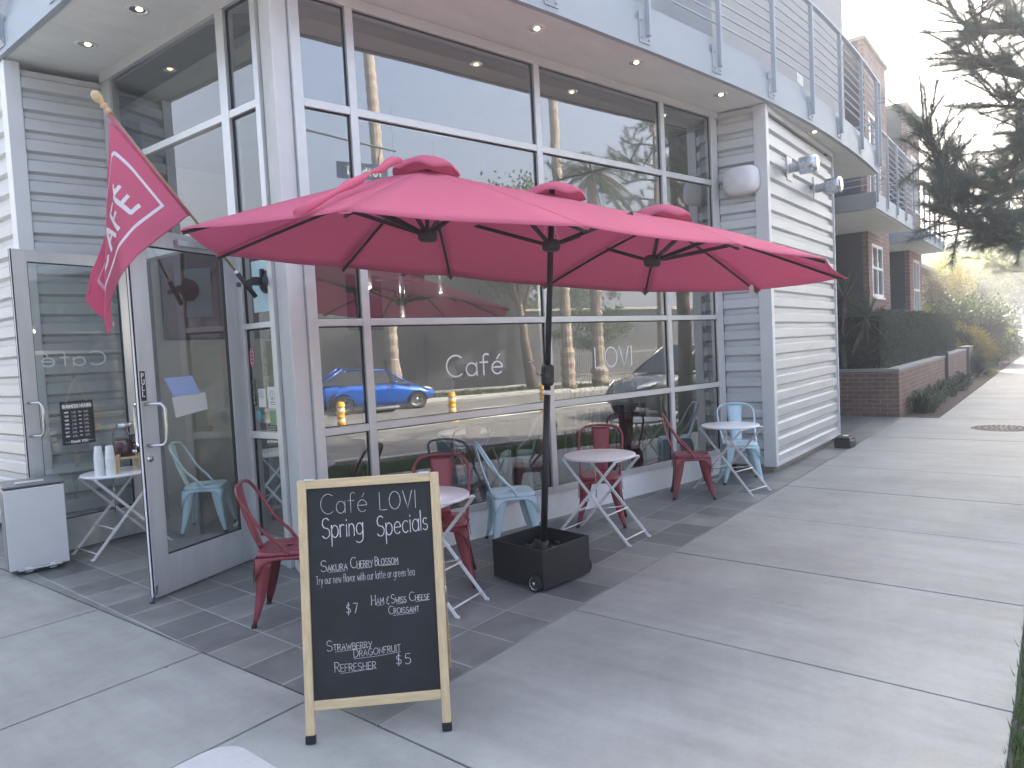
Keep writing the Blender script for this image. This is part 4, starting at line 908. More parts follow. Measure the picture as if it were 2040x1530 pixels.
# ================================================================ CHALKBOARD
cb = thing('chalkboard_sign', 'wooden framed A board chalked with spring specials on the pavement', 'sign', (1.874, 2.348, 0), math.atan2(2.122 - 2.573, 2.09 - 1.658))
LEAN = math.atan2(0.15, 1.13)
def CB(x, y, o=0.0):      # board plane: x from left, y up along the board, o towards the viewer
    return Vector((x - 0.312, -o * math.cos(LEAN) + y * math.sin(LEAN), y * math.cos(LEAN) + o * math.sin(LEAN)))
def cbox(mb, x0, x1, y0, y1, o0, o1):
    vs = [CB(x, y, o) for x in (x0, x1) for y in (y0, y1) for o in (o0, o1)]; return mb.add(vs, [(0, 1, 3, 2), (4, 6, 7, 5), (0, 4, 5, 1), (2, 3, 7, 6), (0, 2, 6, 4), (1, 5, 7, 3)], False)
Wd, Ht, SW = 0.624, 1.128, 0.038
for x in (0.0, Wd - SW):
    x_ = x; mb = MB(); cbox(mb, x_ - (0.012 if x_ == 0 else -0.012) * 0, x_ + SW, 0.035, Ht - (SW if False else 0.0) - 0.0005, 0, 0.022); lg = mb.build('stile', M['wood'], cb, world=False, bevel=0.003)
    mb = MB(); cbox(mb, x - 0.003, x + SW + 0.003, 0.0, 0.036, -0.003, 0.025); mb.build('foot_cap', M['foot'], lg, world=False, bevel=0.006)
mb = MB(); cbox(mb, SW, Wd - SW, Ht - SW - 0.002, Ht - 0.001, 0.0, 0.0215); mb.build('top_rail', M['woodh'], cb, world=False, bevel=0.003)
mb = MB(); cbox(mb, SW, Wd - SW, 0.137, 0.176, 0.0, 0.0215); mb.build('bottom_rail', M['woodh'], cb, world=False, bevel=0.003)
mb = MB(); cbox(mb, SW + 0.0005, Wd - SW - 0.0005, 0.1765, Ht - SW - 0.0025, 0.002, 0.010); mb.build('writing_panel', M['chalkboard'], cb, world=False)
mb = MB(); ZT = CB(0, Ht, 0)
for x in (-0.312 + 0.001, 0.312 - SW - 0.001): mb.prism([(0, 0)] * 0 or [(x, ZT.y + 0.002), (x + SW, ZT.y + 0.002), (x + SW, ZT.y + 0.022), (x, ZT.y + 0.022)], 0, 0.001)
mb = MB()
for x in (-0.293, 0.293): mb.bar((x, ZT.y + 0.014, ZT.z - 0.01), (x, ZT.y + 0.42, 0.02), SW, 0.022, (0, 1, 0.3))
mb.bar((-0.274, ZT.y + 0.36, 0.17), (0.274, ZT.y + 0.36, 0.17), 0.02, 0.038); mb.build('rear_frame', M['wood'], cb, world=False, bevel=0.003)
mb = MB(); a, b_ = Vector((0, ZT.y + 0.03, ZT.z - 0.03)), Vector((0, ZT.y + 0.355, 0.19)); mb.bar(a, b_, 0.55, 0.006, (0, 1, 0.3)); mb.build('rear_panel', M['chalkboard'], cb, world=False)
for x in (0.03, Wd - 0.09):
    mb = MB(); cbox(mb, x, x + 0.05, Ht - 0.004, Ht + 0.004, -0.03, 0.024); mb.build('hinge', M['steel'], cb, world=False)
mb = MB(); mb.tube([CB(Wd + 0.004, 0.62, 0.0), CB(Wd + 0.008, 0.53, -0.06), CB(Wd + 0.004, 0.54, -0.18)], 0.003, 6); mb.build('chain', M['steel'], cb, world=False)
W1 = lambda a, b: CB(a + 0.006, b, 0.0108)
def chalk(): mb.build('chalk_line', M['chalk'], cb, world=False)
J = 0.35
mb = MB(); letter(mb, 'Café', 0.092, 0.972, 0.088, W1, 0.0020, 0.16, width=0.202, jit=J); chalk()
mb = MB(); letter(mb, 'LOVI', 0.351, 0.974, 0.078, W1, 0.0024, 0.2, width=0.16, jit=J); chalk()
mb = MB(); letter(mb, 'Spring', 0.094, 0.866, 0.088, W1, 0.0038, 0.15, width=0.178, rise=0.03, jit=J); chalk()
mb = MB(); letter(mb, 'Specials', 0.334, 0.858, 0.088, W1, 0.0038, 0.15, width=0.224, rise=0.07, jit=J); chalk()
mb = MB(); letter(mb, 'SAKURA', 0.082, 0.722, 0.048, W1, 0.0021, 0.18, width=0.112, small=0.55, rise=0.02, jit=J); chalk()
mb = MB(); letter(mb, 'CHERRY', 0.212, 0.729, 0.046, W1, 0.0021, 0.18, width=0.094, small=0.62, jit=J); chalk()
mb = MB(); letter(mb, 'BLOSSOM', 0.319, 0.732, 0.038, W1, 0.0021, 0.18, width=0.10, small=0.75, jit=J); chalk()
mb = MB()
for a, b, y in ((0.115, 0.19, 0.718), (0.24, 0.302, 0.725), (0.345, 0.42, 0.729)): ribbon(mb, [(a, y), (b, y + 0.002)], 0.0013, W1)
chalk()
mb = MB(); letter(mb, 'Try our new flavor with our latte or green tea', 0.06, 0.668, 0.036, W1, 0.0014, 0.16, width=0.43, rise=0.022, jit=J); chalk()
mb = MB(); letter(mb, '$7', 0.185, 0.534, 0.042, W1, 0.0024, 0.3, width=0.05, jit=J); chalk()
mb = MB(); letter(mb, 'HAM', 0.296, 0.562, 0.042, W1, 0.0021, 0.18, width=0.052, small=0.7, jit=J); chalk()
mb = MB(); letter(mb, '&', 0.362, 0.562, 0.03, W1, 0.0018); chalk()
mb = MB(); letter(mb, 'SWISS', 0.382, 0.563, 0.038, W1, 0.0020, 0.18, width=0.064, small=0.65, jit=J); chalk()
mb = MB(); letter(mb, 'CHEESE', 0.462, 0.567, 0.038, W1, 0.0020, 0.18, width=0.086, small=0.6, jit=J); chalk()
mb = MB(); letter(mb, 'CROISSANT', 0.369, 0.517, 0.034, W1, 0.0020, 0.18, width=0.132, small=0.72, jit=J); chalk()
mb = MB()
for a, b, y in ((0.318, 0.345, 0.557), (0.405, 0.445, 0.558), (0.49, 0.55, 0.562), (0.388, 0.485, 0.510)): ribbon(mb, [(a, y), (b, y + 0.003)], 0.0013, W1)
chalk()
mb = MB(); letter(mb, 'STRAWBERRY', 0.094, 0.380, 0.044, W1, 0.0021, 0.18, width=0.192, small=0.6, jit=J); chalk()
mb = MB(); letter(mb, 'DRAGONFRUIT', 0.21, 0.344, 0.034, W1, 0.0020, 0.18, width=0.202, small=0.8, rise=0.06, jit=J); chalk()
mb = MB(); letter(mb, 'REFRESHER', 0.126, 0.288, 0.042, W1, 0.0020, 0.18, width=0.175, small=0.75, jit=J); chalk()
mb = MB(); letter(mb, '$5', 0.391, 0.297, 0.044, W1, 0.0024, 0.35, width=0.064, jit=J); chalk()
mb = MB()
for a, b, y in ((0.13, 0.285, 0.374), (0.21, 0.412, 0.338), (0.15, 0.30, 0.281)): ribbon(mb, [(a, y), ((a + b) / 2, y + 0.004), (b, y + 0.004 + (b - a) * 0.05)], 0.0013, W1)
chalk()

# ================================================================ UMBRELLA
ub = thing('umbrella_base', 'square black planter style umbrella base on small wheels, filled with gravel', 'umbrella base', (3.93, 2.975, 0), R(-7.3))
W2 = 0.245; W3 = 0.25
mb = MB()
for sx in (-1, 1): mb.box((sx * (W2 - 0.006), 0, 0.155), (0.012, 2 * W3, 0.27))
for sy in (-1, 1): mb.box((0, sy * (W3 - 0.006), 0.155), (2 * W2 - 0.025, 0.0125, 0.2695))
mb.box((0, 0, 0.04), (2 * W2 - 0.026, 2 * W3 - 0.026, 0.03)); mb.build('box', M['blackbox'], ub, world=False, bevel=0.004)
mb = MB(); mb.box((0, 0, 0.12), (2 * W2 - 0.027, 2 * W3 - 0.027, 0.10))
for k in range(140):
    x, y = rnd.uniform(-0.22, 0.22), rnd.uniform(-0.22, 0.22); r = rnd.uniform(0.012, 0.024); q = Matrix.Rotation(rnd.uniform(0, 6), 3, 'Z') @ Matrix.Rotation(rnd.uniform(0, 1), 3, 'X')
    mb.lathe([(0, -r * 0.6), (r * 0.8, -r * 0.35), (r, 0.1 * r), (r * 0.6, r * 0.6), (0, r * 0.7)], (x, y, 0.175 + rnd.uniform(0, 0.02)), 6, q, False)
tag(mb.build('gravel', M['gravel'], ub, world=False), kind='stuff')
for wx in (-0.13, 0.255):
    pass
for (wx, wy, ax) in ((-0.262, -0.185, 'l'), (0.262, -0.185, 'x')):
    rot = Matrix(((0, 0, -1), (-1, 0, 0), (0, 1, 0))) if ax == 'l' else Matrix(((0, 0, 1), (1, 0, 0), (0, 1, 0)))
    mb = MB(); mb.lathe([(0.03, -0.016), (0.052, -0.018), (0.058, -0.012), (0.060, 0.0), (0.058, 0.012), (0.052, 0.018), (0.044, 0.018), (0.043, 0.006), (0.0, 0.006)], (wx, wy, 0.061), 28, rot); w = mb.build('wheel', M['tyre'], ub, world=False)
    mb = MB(); mb.lathe([(0.0, 0.02), (0.012, 0.02), (0.014, 0.010), (0.0, 0.01)], (wx, wy, 0.061), 16, rot)
    for k in range(8):
        a = k * math.pi / 4; mb.bar(Vector((wx, wy, 0.061)) + rot @ Vector((0.01 * math.cos(a), 0.01 * math.sin(a), 0.012)), Vector((wx, wy, 0.061)) + rot @ Vector((0.043 * math.cos(a), 0.043 * math.sin(a), 0.012)), 0.004, 0.004)
    mb.lathe([(0.040, 0.010), (0.045, 0.016), (0.048, 0.010)], (wx, wy, 0.061), 24, rot); mb.build('rim', M['steel'], w, world=False)

um = thing('patio_umbrella', 'long pink umbrella with three roof vents on a black crank pole', 'umbrella', (3.955, 2.985, 0.10))
C0 = Vector((3.855, 2.724, 2.221)); EX = Vector((0.852, -0.518, -0.072)).normalized(); EY = Vector((0.519, 0.855, -0.012)).normalized(); EN = EX.cross(EY)
def U(u, v, w): return C0 + EX * u + EY * v + EN * w
TIP = [(-1.472, -1.018), (-2.235, -0.262), (-2.10, 0.54), (-1.29, 0.74), (-0.473, 0.822), (0.385, 1.03), (1.37, 1.05), (2.15, 0.511), (2.222, -0.356), (1.49, -0.914), (0.70, -1.08), (-0.302, -1.16)]
HUBW = {-1: (-0.857, 0.545), 0: (0.03, 0.475), 1: (0.868, 0.405)}
def hubof(k): return {0: -1, 1: -1, 2: -1, 3: -1, 4: 0, 5: 0, 6: 1, 7: 1, 8: 1, 9: 1, 10: 0, 11: 0}[k]
HB_ = [hubof(k) for k in range(12)]; HB_[4] = -1; HB_[5] = 1; HB_[11] = -1; HB_[10] = 1
def apex(k):
    u, w = HUBW[HB_[k]]; return U(u, 0, w)
def ridge(t): # along the ridge from the left to the right hub
    if t < 0.5: a, b, f = HUBW[-1], HUBW[0], t * 2
    else: a, b, f = HUBW[0], HUBW[1], t * 2 - 1
    sag = -0.02 * math.sin(f * math.pi)
    return U(a[0] + (b[0] - a[0]) * f, 0, a[1] + (b[1] - a[1]) * f + sag)
can = MB(); NR = 12; NS = 8
def ribpt(k, r):
    a = apex(k); b = U(*TIP[k], 0); p = a.lerp(b, r); return p + EN * 0.015 * math.sin(r * math.pi)
def gore(fa, fb):
    vs = []
    for i in range(NR + 1):
        r = 0.06 + 0.94 * i / NR; pa_, pb_ = fa(r), fb(r)
        for j in range(NS + 1):
            f = j / NS; p = pa_.lerp(pb_, f); s = 4 * f * (1 - f)
            p = p - EN * (0.014 * s * r) + EN * 0.005 * math.sin(f * 9 + r * 5) * s * 0.5
            if i == NR:
                mid = (U(-0.85 if (pa_ - C0).dot(EX) < 0 else 0.85, 0, 0) if False else C0); inn = (C0 + EX * (p - C0).dot(EX) - p); inn = inn - EN * inn.dot(EN); p = p + inn * (0.016 * s) + EN * 0.002 * s
            vs.append(p)
    can.add(vs, [(i * (NS + 1) + j, i * (NS + 1) + j + 1, (i + 1) * (NS + 1) + j + 1, (i + 1) * (NS + 1) + j) for i in range(NR) for j in range(NS)], True)
for k in range(12):
    k2 = (k + 1) % 12
    if HB_[k] == HB_[k2]: gore(lambda r, k=k: ribpt(k, r), lambda r, k2=k2: ribpt(k2, r))
    else:
        ta, tb_ = (0.0, 1.0) if HB_[k] == -1 else (1.0, 0.0)
        vs = []; NW = 18
        for i in range(NR + 1):
            r = 0.06 + 0.94 * i / NR if False else i / NR
            for j in range(NW + 1):
                f = j / NW; top = ridge(ta + (tb_ - ta) * f); bot = U(*TIP[k], 0).lerp(U(*TIP[k2], 0), f); s = 4 * f * (1 - f)
                p = top.lerp(bot, r) + EN * 0.015 * math.sin(r * math.pi) - EN * 0.016 * s * r
                if i == NR: inn = (C0 + EX * (p - C0).dot(EX) - p); inn = inn - EN * inn.dot(EN); p = p + inn * (0.018 * s) + EN * 0.003 * s
                vs.append(p)
        can.add(vs, [(i * (NW + 1) + j, i * (NW + 1) + j + 1, (i + 1) * (NW + 1) + j + 1, (i + 1) * (NW + 1) + j) for i in range(NR) for j in range(NW)], True)
def curv(pts, nseg=6):
    return pts
cano = can.build('canopy', M['canopy'], um, solid=0.002)
for k in range(12):          # corner pockets
    mb = MB()
    t = U(*TIP[k], 0); d = (apex(k) - t).normalized(); mb.bar(t + d * 0.10 - EN * 0.012, t - d * 0.008 - EN * 0.010, 0.055, 0.006, EN)
    mb.build('rib_pocket', M['canopy'], cano, bevel=0.002)
mb = MB()
for q in ((-1.0, -0.42), ):
    pts = [U(-1.05 - 0.07 * k, -0.12 - 0.085 * k, 0.545 - 0.062 * k + 0.02 * abs(math.sin(k * 1.7))) for k in range(10)]; mb.tube(pts, [0.006 + 0.022 * abs(math.sin(k * 0.9 + 0.5)) for k in range(10)], 7)
mb.build('tie_strap', M['canopy'], cano)
for s in (-1, 0, 1):         # raised wind vents
    u, w = HUBW[s]; mb = MB(); N = 32; vs = []
    for r, h in ((0.02, 0.080), (0.08, 0.074), (0.15, 0.053), (0.205, 0.018), (0.213, -0.004)):
        for j in range(N):
            a = 2 * math.pi * j / N; sc = 0.013 * math.cos(a * 6) * (r / 0.21) ** 3
            vs.append(U(u + r * math.cos(a) * 1.0, r * math.sin(a), w + h + sc - 0.03 * (r / 0.21)))
    mb.add(vs, [(i * N + j, i * N + (j + 1) % N, (i + 1) * N + (j + 1) % N, (i + 1) * N + j) for i in range(4) for j in range(N)] + [tuple(range(N))], True)
    mb.build('vent', M['canopy'], um, solid=0.002)
hubs = {-1: U(-0.845, 0, 0.122), 0: U(0.009, 0, 0.123), 1: U(0.80, 0, 0.072)}
for s in (-1, 0, 1):
    u, w = HUBW[s]; top = U(u, 0, w - 0.03); mb = MB()
    mb.lathe([(0.0, -0.035), (0.05, -0.035), (0.062, -0.02), (0.062, 0.02), (0.05, 0.04), (0.0, 0.04)], hubs[s], 14, Matrix((EX, EY, EN)).transposed()); hb = mb.build('hub', M['black'], um, bevel=0.004)
    mb = MB(); mb.lathe([(0.0, -0.03), (0.05, -0.03), (0.055, 0.01), (0.0, 0.03)], top, 14, Matrix((EX, EY, EN)).transposed()); mb.build('top_hub', M['black'], hb)
    if s: 
        mb = MB(); mb.tube([hubs[s], top], 0.014, 8); mb.build('hub_stem', M['black'], hb)
mb = MB(); mb.tube([ridge(t / 8) - EN * 0.035 for t in range(9)], 0.013, 8); mb.build('ridge_bar', M['black'], um)
for k in range(12):
    a = apex(k) - EN * 0.03; b = U(*TIP[k], 0) - EN * 0.012; mb = MB()
    mb.tube([a.lerp(b, r) + EN * (0.015 * math.sin(r * math.pi) - 0.014) for r in [q / 8 for q in range(9)]], 0.0095, 6); rb = mb.build('rib', M['black'], um)
    h = hubs[HB_[k]] if k not in (4, 5, 10, 11) else hubs[0] if k in () else hubs[HB_[k]]
    m_ = a.lerp(b, 0.42) + EN * 0.012; dv = (m_ - h).normalized()
    mb = MB(); mb.bar(h + dv * 0.05, m_, 0.018, 0.024, EN); mb.build('strut', M['black'], rb)
for u, v in ((-0.42, -0.38), (-0.42, 0.38), (0.42, -0.38), (0.42, 0.38)):
    mb = MB(); m_ = U(u, v, 0.30); dv = (m_ - hubs[0]).normalized(); mb.bar(hubs[0] + dv * 0.05, m_, 0.018, 0.024, EN); mb.build('strut', M['black'], um)
PB = Vector((3.965, 2.985, 0.10)); PT = U(0.01, 0, 0.56); pd = (PT - PB).normalized()
mb = MB(); mb.tube([PB, PB + pd * 1.34], 0.0245, 18); mb.tube([PB + pd * 1.33, PT], 0.0205, 18); mb.tube([PB + pd * 0.0, PB + pd * 0.16], 0.033, 18); mb.build('pole', M['black'], um)
mb = MB(); cc = PB + pd * 1.37; mb.box(cc, (0.075, 0.09, 0.15), rot=Matrix((EX, EY, EN)).transposed()); ck = mb.build('crank_housing', M['black'], um, bevel=0.02)
mb = MB(); vd = (CAM - cc); vd.z = 0; vd.normalize(); sdv = Vector((-vd.y, vd.x, 0)); lf = -RT
mb.lathe([(0, 0.05), (0.018, 0.05), (0.022, 0.04), (0.022, 0)], cc + vd * 0.0 + sdv * 0.0, 14, Matrix((sdv, Vector((0, 0, 1)), vd)).transposed()); mb.build('lock_button', M['darkmetal'], ck)
mb = MB(); a = cc + lf * 0.04; mb.tube([a, a + lf * 0.03 + Vector((0, 0, -0.0))], 0.006, 8); mb.tube([a + lf * 0.03, a + lf * 0.055 + Vector((0, 0, 0.09))], 0.006, 8); mb.tube([a + lf * 0.055 + Vector((0, 0, 0.09)), a + lf * 0.095 + Vector((0, 0, 0.10))], 0.009, 8); mb.build('crank_handle', M['steel'], ck)
mb = MB(); mb.tube([PB + pd * 1.235, PB + pd * 1.265], 0.0255, 18); mb.build('tape_mark', M['cup'], um)
mb = MB()
for s in (-1, 1):
    q = hubs[0] + lf * 0.03 * s; mb.tube([q + Vector((0, 0, 0.0)), q + lf * 0.02 * s + Vector((0, 0, 0.06)), q + lf * 0.0 * s + Vector((0, 0, 0.13)), q + lf * 0.045 * s + Vector((0, 0, 0.20))], 0.0022, 5)
mb.build('pull_cord', M['cup'], um)
mb = MB(); t = U(*TIP[7], 0); d = (apex(7) - t).normalized(); q = t + d * 0.16 - EN * 0.02; mb.quad(q, q + Vector((0.03, -0.03, 0)), q + Vector((0.035, -0.03, -0.09)), q + Vector((0.01, -0.005, -0.09))); mb.build('care_tag', M['print'], um, solid=0.001)

# ================================================================ FLAG
FY = 4.93
fl = thing('cafe_flag', 'pink cafe flag on a slanting brass pole held by a suction mount', 'flag', (3.06, FY, 2.28))
hb0 = Vector((2.95, FY, 2.215)); tip = Vector((2.005, FY, 3.372)); pdv = (tip - hb0).normalized()
mb = MB(); mb.tube([hb0 + pdv * 0.10, tip], 0.0095, 12); pl = mb.build('pole', M['brass'], fl)
mb = MB(); mb.tube([hb0 + pdv * 0.165, hb0 + pdv * 0.19], 0.0155, 14); mb.build('ferrule', M['cup'], pl)
mb = MB(); mb.lathe([(0.013, 0.0), (0.022, 0.008), (0.022, 0.02), (0.015, 0.03), (0.015, 0.04), (0.024, 0.048), (0.024, 0.058), (0.013, 0.07), (0.030, 0.095), (0.033, 0.115), (0.027, 0.138), (0.012, 0.152), (0, 0.154)], tip - pdv * 0.02, 20, pdv.to_track_quat('Z', 'Y').to_matrix()); mb.build('finial', M['finial'], fl)
mb = MB(); mb.tube([hb0 - pdv * 0.06, hb0 + pdv * 0.165], 0.0185, 14); br = mb.build('bracket', M['black'], fl)
mb = MB(); cupc = Vector((3.098, 4.94, 2.29)); rot = Matrix(((0, 0, -1), (0, 1, 0), (1, 0, 0)))
mb.lathe([(0.0, 0.0), (0.088, 0.0), (0.092, 0.006), (0.088, 0.016), (0.068, 0.022), (0.060, 0.036), (0.034, 0.042), (0.032, 0.055), (0.0, 0.055)], cupc, 32, rot); mb.build('suction_cup', M['black'], br)
mb = MB(); a = cupc + Vector((-0.05, 0, 0)); b = hb0 + pdv * 0.06; mb.bar(a, Vector((b.x + 0.055, b.y, a.z)), 0.045, 0.065); mb.bar(Vector((b.x + 0.06, b.y, a.z)), b, 0.035, 0.05); mb.build('clamp', M['black'], br, bevel=0.005); mb = MB(); mb.box(cupc + Vector((-0.04, 0.0, 0.06)), (0.03, 0.02, 0.08)); mb.build('lever', M['black'], br); mb = MB(); mb.lathe([(0, 0), (0.02, 0), (0.02, 0.02), (0, 0.02)], hb0 + pdv * 0.08 + Vector((-0.04, -0.005, -0.02)), 12, rot); mb.build('knob', M['black'], br, bevel=0.003)
# cloth: flat in the vertical plane of the pole, pleated along vertical folds beyond H1
Bp = Vector((2.506, FY, 2.744)); Ap = Vector((2.006, FY, 3.345))
W_ = (Ap - Bp).length; pv = (Ap - Bp).normalized(); qv = Vector((-pv.z, 0, pv.x)); 
if qv.z > 0: qv = -qv
LEN = 1.03
PL = [(0.0, 0, 0), (0.51, 0.51, 0.0), (0.72, 0.67, -0.14), (0.92, 0.53, 0.10), (1.22, 0.78, 0.09), (1.62, 0.56, 0.17)]   # h -> (folded h, offset in y)
def fold(h):
    if h <= 0: return h, 0.0
    for (h0, f0, g0), (h1, f1, g1) in zip(PL, PL[1:]):
        if h <= h1:
            t = (h - h0) / (h1 - h0); return f0 + (f1 - f0) * t, g0 + (g1 - g0) * t
    return PL[-1][1], PL[-1][2]
def cloth(u, v, o=0.0):
    """u along the fly from the pole, v along the pole from its lower end; o lifts towards the camera"""
    p = Bp + pv * v + qv * u; h = Bp.x - p.x
    f, g = 0.0, 0.0; K = 9
    for i in range(K):
        a, b = fold(h + (i - K // 2) * 0.007); f += a / K; g += b / K
    dep = min(1.15, max(0.0, (Ap.z - p.z) / 1.05)) ** 0.85
    f = f if h < 0.40 else min(f, 0.5) + (f - 0.5) * dep if f > 0.5 else f
    g *= dep
    w = 0.006 * math.sin(h * 7 + p.z * 3) * min(1, u * 3)
    sgn = 1
    dh = fold(h + 0.004)[0] - fold(h - 0.004)[0]
    if dh < 0: sgn = -1
    dz = max(0.0, h - 0.36); dz = 0.62 * dz * dz / (dz + 0.12)
    return Vector((Bp.x - f, FY + g + w - o * sgn, p.z - dz))
mb = MB(); NU, NV = 110, 56
vs = [cloth(LEN * i / NU, -0.0 + W_ * j / NV) for i in range(NU + 1) for j in range(NV + 1)]
mb.add(vs, [(i * (NV + 1) + j, (i + 1) * (NV + 1) + j, (i + 1) * (NV + 1) + j + 1, i * (NV + 1) + j + 1) for i in range(NU) for j in range(NV)], True)
cl = mb.build('cloth', M['flag'], fl, solid=0.0015)
mb = MB(); mb.tube([Bp - pdv * 0.0, Ap], 0.013, 10); mb.build('sleeve', M['flag'], cl)
mb = MB()
def fribbon(poly, w):
    d = [poly[0]]
    for a, b in zip(poly, poly[1:]):
        k = max(1, int(math.hypot(b[0] - a[0], b[1] - a[1]) / 0.008)); d += [(a[0] + (b[0] - a[0]) * i / k, a[1] + (b[1] - a[1]) * i / k) for i in range(1, k + 1)]
    ribbon(mb, d, w, lambda a, b: cloth(a, b, 0.0035))
u0, u1, v0, v1 = 0.12, 0.90, 0.154, 0.61
fribbon([(u0, v0), (u1, v0), (u1, v1), (u0, v1), (u0, v0)], 0.020)
sk, wd = strokes("CAFÉ", 0.185, 0.3)
for q in sk: fribbon([(0.76 - a * (0.50 / wd), v0 + 0.085 + b) for a, b in q], 0.028)
mb.build('print', M['print'], cl)

# ================================================================ INSIDE THE SHOP
ct = thing('service_counter', 'long low counter with pale top inside the shop', 'counter', (6.3, 6.6, 0.02))
mb = MB(); mb.box((6.3, 6.9, 0.5), (3.9, 0.55, 0.95), R(-11.5)); mb.build('cabinet', M['intdark'], ct, bevel=0.01)
mb = MB(); mb.box((6.3, 6.9, 1.0), (4.1, 0.68, 0.05), R(-11.5)); mb.build('counter_top', M['counter'], ct, bevel=0.008)
for k in range(3):
    o = thing('coffee_grinder', ['squat dark machine at the left end of the counter', 'tall dark grinder in the middle of the counter', 'wide steel machine at the right end of the counter'][k], 'machine', (5.0 + k * 1.1, 7.15 - k * 0.22, 1.025), R(-11.5))
    mb = MB(); mb.box((0, 0, 0.14), (0.24 + 0.14 * k, 0.26, 0.28)); mb.build('body', M['intdark'] if k < 2 else M['steel'], o, world=False, bevel=0.02)
    mb = MB(); mb.lathe([(0.04, 0.28), (0.11, 0.46 + 0.1 * (k == 1)), (0.10, 0.48 + 0.1 * (k == 1)), (0, 0.48)], n=18); mb.build('hopper', M['intdark'], o, world=False)
wb = thing('window_bench', 'long pale wooden bar shelf running just inside the storefront', 'bar shelf', tuple(FP(2.4, -0.45, 0.02)))
mb = MB(); pbox(mb, FP, 0.45, 4.1, -0.62, -0.28, 0.97, 1.02); mb.build('shelf_board', mat('bar_wood', (0.48, 0.43, 0.33), 0.5, var=0.2, scale=5, stretch=(0.4, 6, 6)), wb)
for s in (0.6, 2.3, 4.0):
    mb = MB(); pbox(mb, FP, s - 0.02, s + 0.02, -0.6, -0.56, 0.02, 0.969); mb.build('leg', M['intdark'], wb)
bs = thing('bookshelf', 'low dark wooden bookshelf inside behind the right panes', 'bookshelf', (7.3, 4.55, 0.02), R(-11.5))
mb = MB(); mb.box((0, 0.17, 0.5), (1.5, 0.02, 0.95))
for z in (0.03, 0.35, 0.68, 0.99): mb.box((0, 0, z), (1.5, 0.32, 0.025))
for x in (-0.74, 0.0, 0.74): mb.box((x, 0.0, 0.51), (0.025, 0.319, 0.93))
mb.build('case', M['shelf'], bs, world=False)
bk = []
for sh_, z in enumerate((0.37, 0.70, 1.005)):
    x = -0.7
    while x < 0.66:
        w = rnd.uniform(0.018, 0.045); h = rnd.uniform(0.18, 0.26)
        if rnd.random() < 0.8 and abs(x) > 0.03:
            t = thing('book', ['book standing on the middle shelf of the indoor bookcase', 'book standing on the upper shelf of the indoor bookcase', 'book standing on top of the indoor bookcase'][sh_], 'book', tuple(bs.matrix_basis @ Vector((x, -0.05, z - 0.007))), R(-11.5), group=['middle shelf books', 'upper shelf books', 'books on top of the bookcase'][sh_])
            mb = MB(); ti = rnd.uniform(-0.08, 0.08); mb.box((w / 2, 0, h / 2), (w, 0.16, h), rot=Matrix.Rotation(ti, 3, 'Y')); mb.build('cover', rnd.choice(M['book']), t, world=False)
        x += w + 0.006 + rnd.choice((0, 0, 0.03))
for k, (s, o, z0, z1) in enumerate(((1.18, -1.4, 2.35, 3.0), (1.62, -1.5, 2.05, 2.75), (2.6, -2.2, 2.4, 3.0))):
    p = FP(s, o, 0); t = thing('pendant_lamp', ['leftmost slim steel pendant lamp behind the storefront glass', 'slim steel pendant with a cross bar, second from left', 'rightmost slim steel pendant lamp deeper in the shop'][k], 'lamp', (p.x, p.y, z0))
    mb = MB(); mb.lathe([(0.0, z1), (0.032, z1), (0.034, z0), (0.028, z0), (0.027, z0 + 0.03), (0, z0 + 0.03)], (p.x, p.y, 0), 16); mb.build('tube_shade', M['steel'], t)
    mb = MB(); mb.lathe([(0, z0 + 0.008), (0.026, z0 + 0.008)], (p.x, p.y, 0), 12); mb.build('bulb', M['bulb'], t)
    mb = MB(); mb.tube([(p.x, p.y, z1), (p.x, p.y, 4.25)], 0.004, 5)
    if k == 1: mb.bar(FP(s - 0.3, o, 2.45), FP(s + 0.3, o, 2.45), 0.012, 0.012)
    mb.build('cable', M['intdark'], t)
    ld_ = bpy.data.lights.new('pendant_light', 'POINT'); ld_.energy = 5; ld_.color = (1.0, 0.92, 0.80); ld_.shadow_soft_size = 0.03
    lo_ = bpy.data.objects.new('pendant_light', ld_); col.objects.link(lo_); lo_.parent = t; lo_.location = (0, 0, -0.04)
for k, (x, z, w, h) in enumerate(((4.6, 2.0, 0.95, 1.25), (5.75, 2.0, 0.85, 1.2), (7.4, 2.1, 0.7, 0.9))):
    t = thing('framed_poster', ['left dark maroon poster on the back wall', 'middle dark poster on the back wall beside the maroon one', 'smaller right poster on the back wall'][k], 'poster', (x, 8.98, z))
    mb = MB(); mb.bx((x - w / 2, 8.955, z), (x + w / 2, 8.998, z + h)); mb.build('frame', M['intdark'], t)
    mb = MB(); mb.bx((x - w / 2 + 0.04, 8.945, z + 0.04), (x + w / 2 - 0.04, 8.9545, z + h - 0.04)); mb.build('picture', M['poster'], t)

# ================================================================ ALONG THE PAVEMENT TO THE RIGHT
bb = thing('bait_box', 'small black plastic box on the paving at the clad bay corner', 'box', (10.78, 2.52, 0))
mb = MB(); mb.prism([(-0.15, -0.11), (0.13, -0.125), (0.155, -0.09), (0.155, 0.10), (0.12, 0.125), (-0.15, 0.11)], 0.0, 0.115); mb.build('base', M['blackbox'], bb, world=False, bevel=0.015)
mb = MB(); mb.prism([(-0.14, -0.10), (0.12, -0.115), (0.145, -0.08), (0.145, 0.09), (0.11, 0.115), (-0.14, 0.10)], 0.1155, 0.155); l_ = mb.build('lid', M['blackbox'], bb, world=False, bevel=0.012)
mb = MB(); mb.box((0.06, 0.0, 0.157), (0.10, 0.07, 0.004)); mb.build('label_card', M['paper'], l_, world=False)
mh = thing('manhole_cover', 'round cast iron cover set in the pavement by the grass', 'manhole cover', (13.5, 0.80, 0))
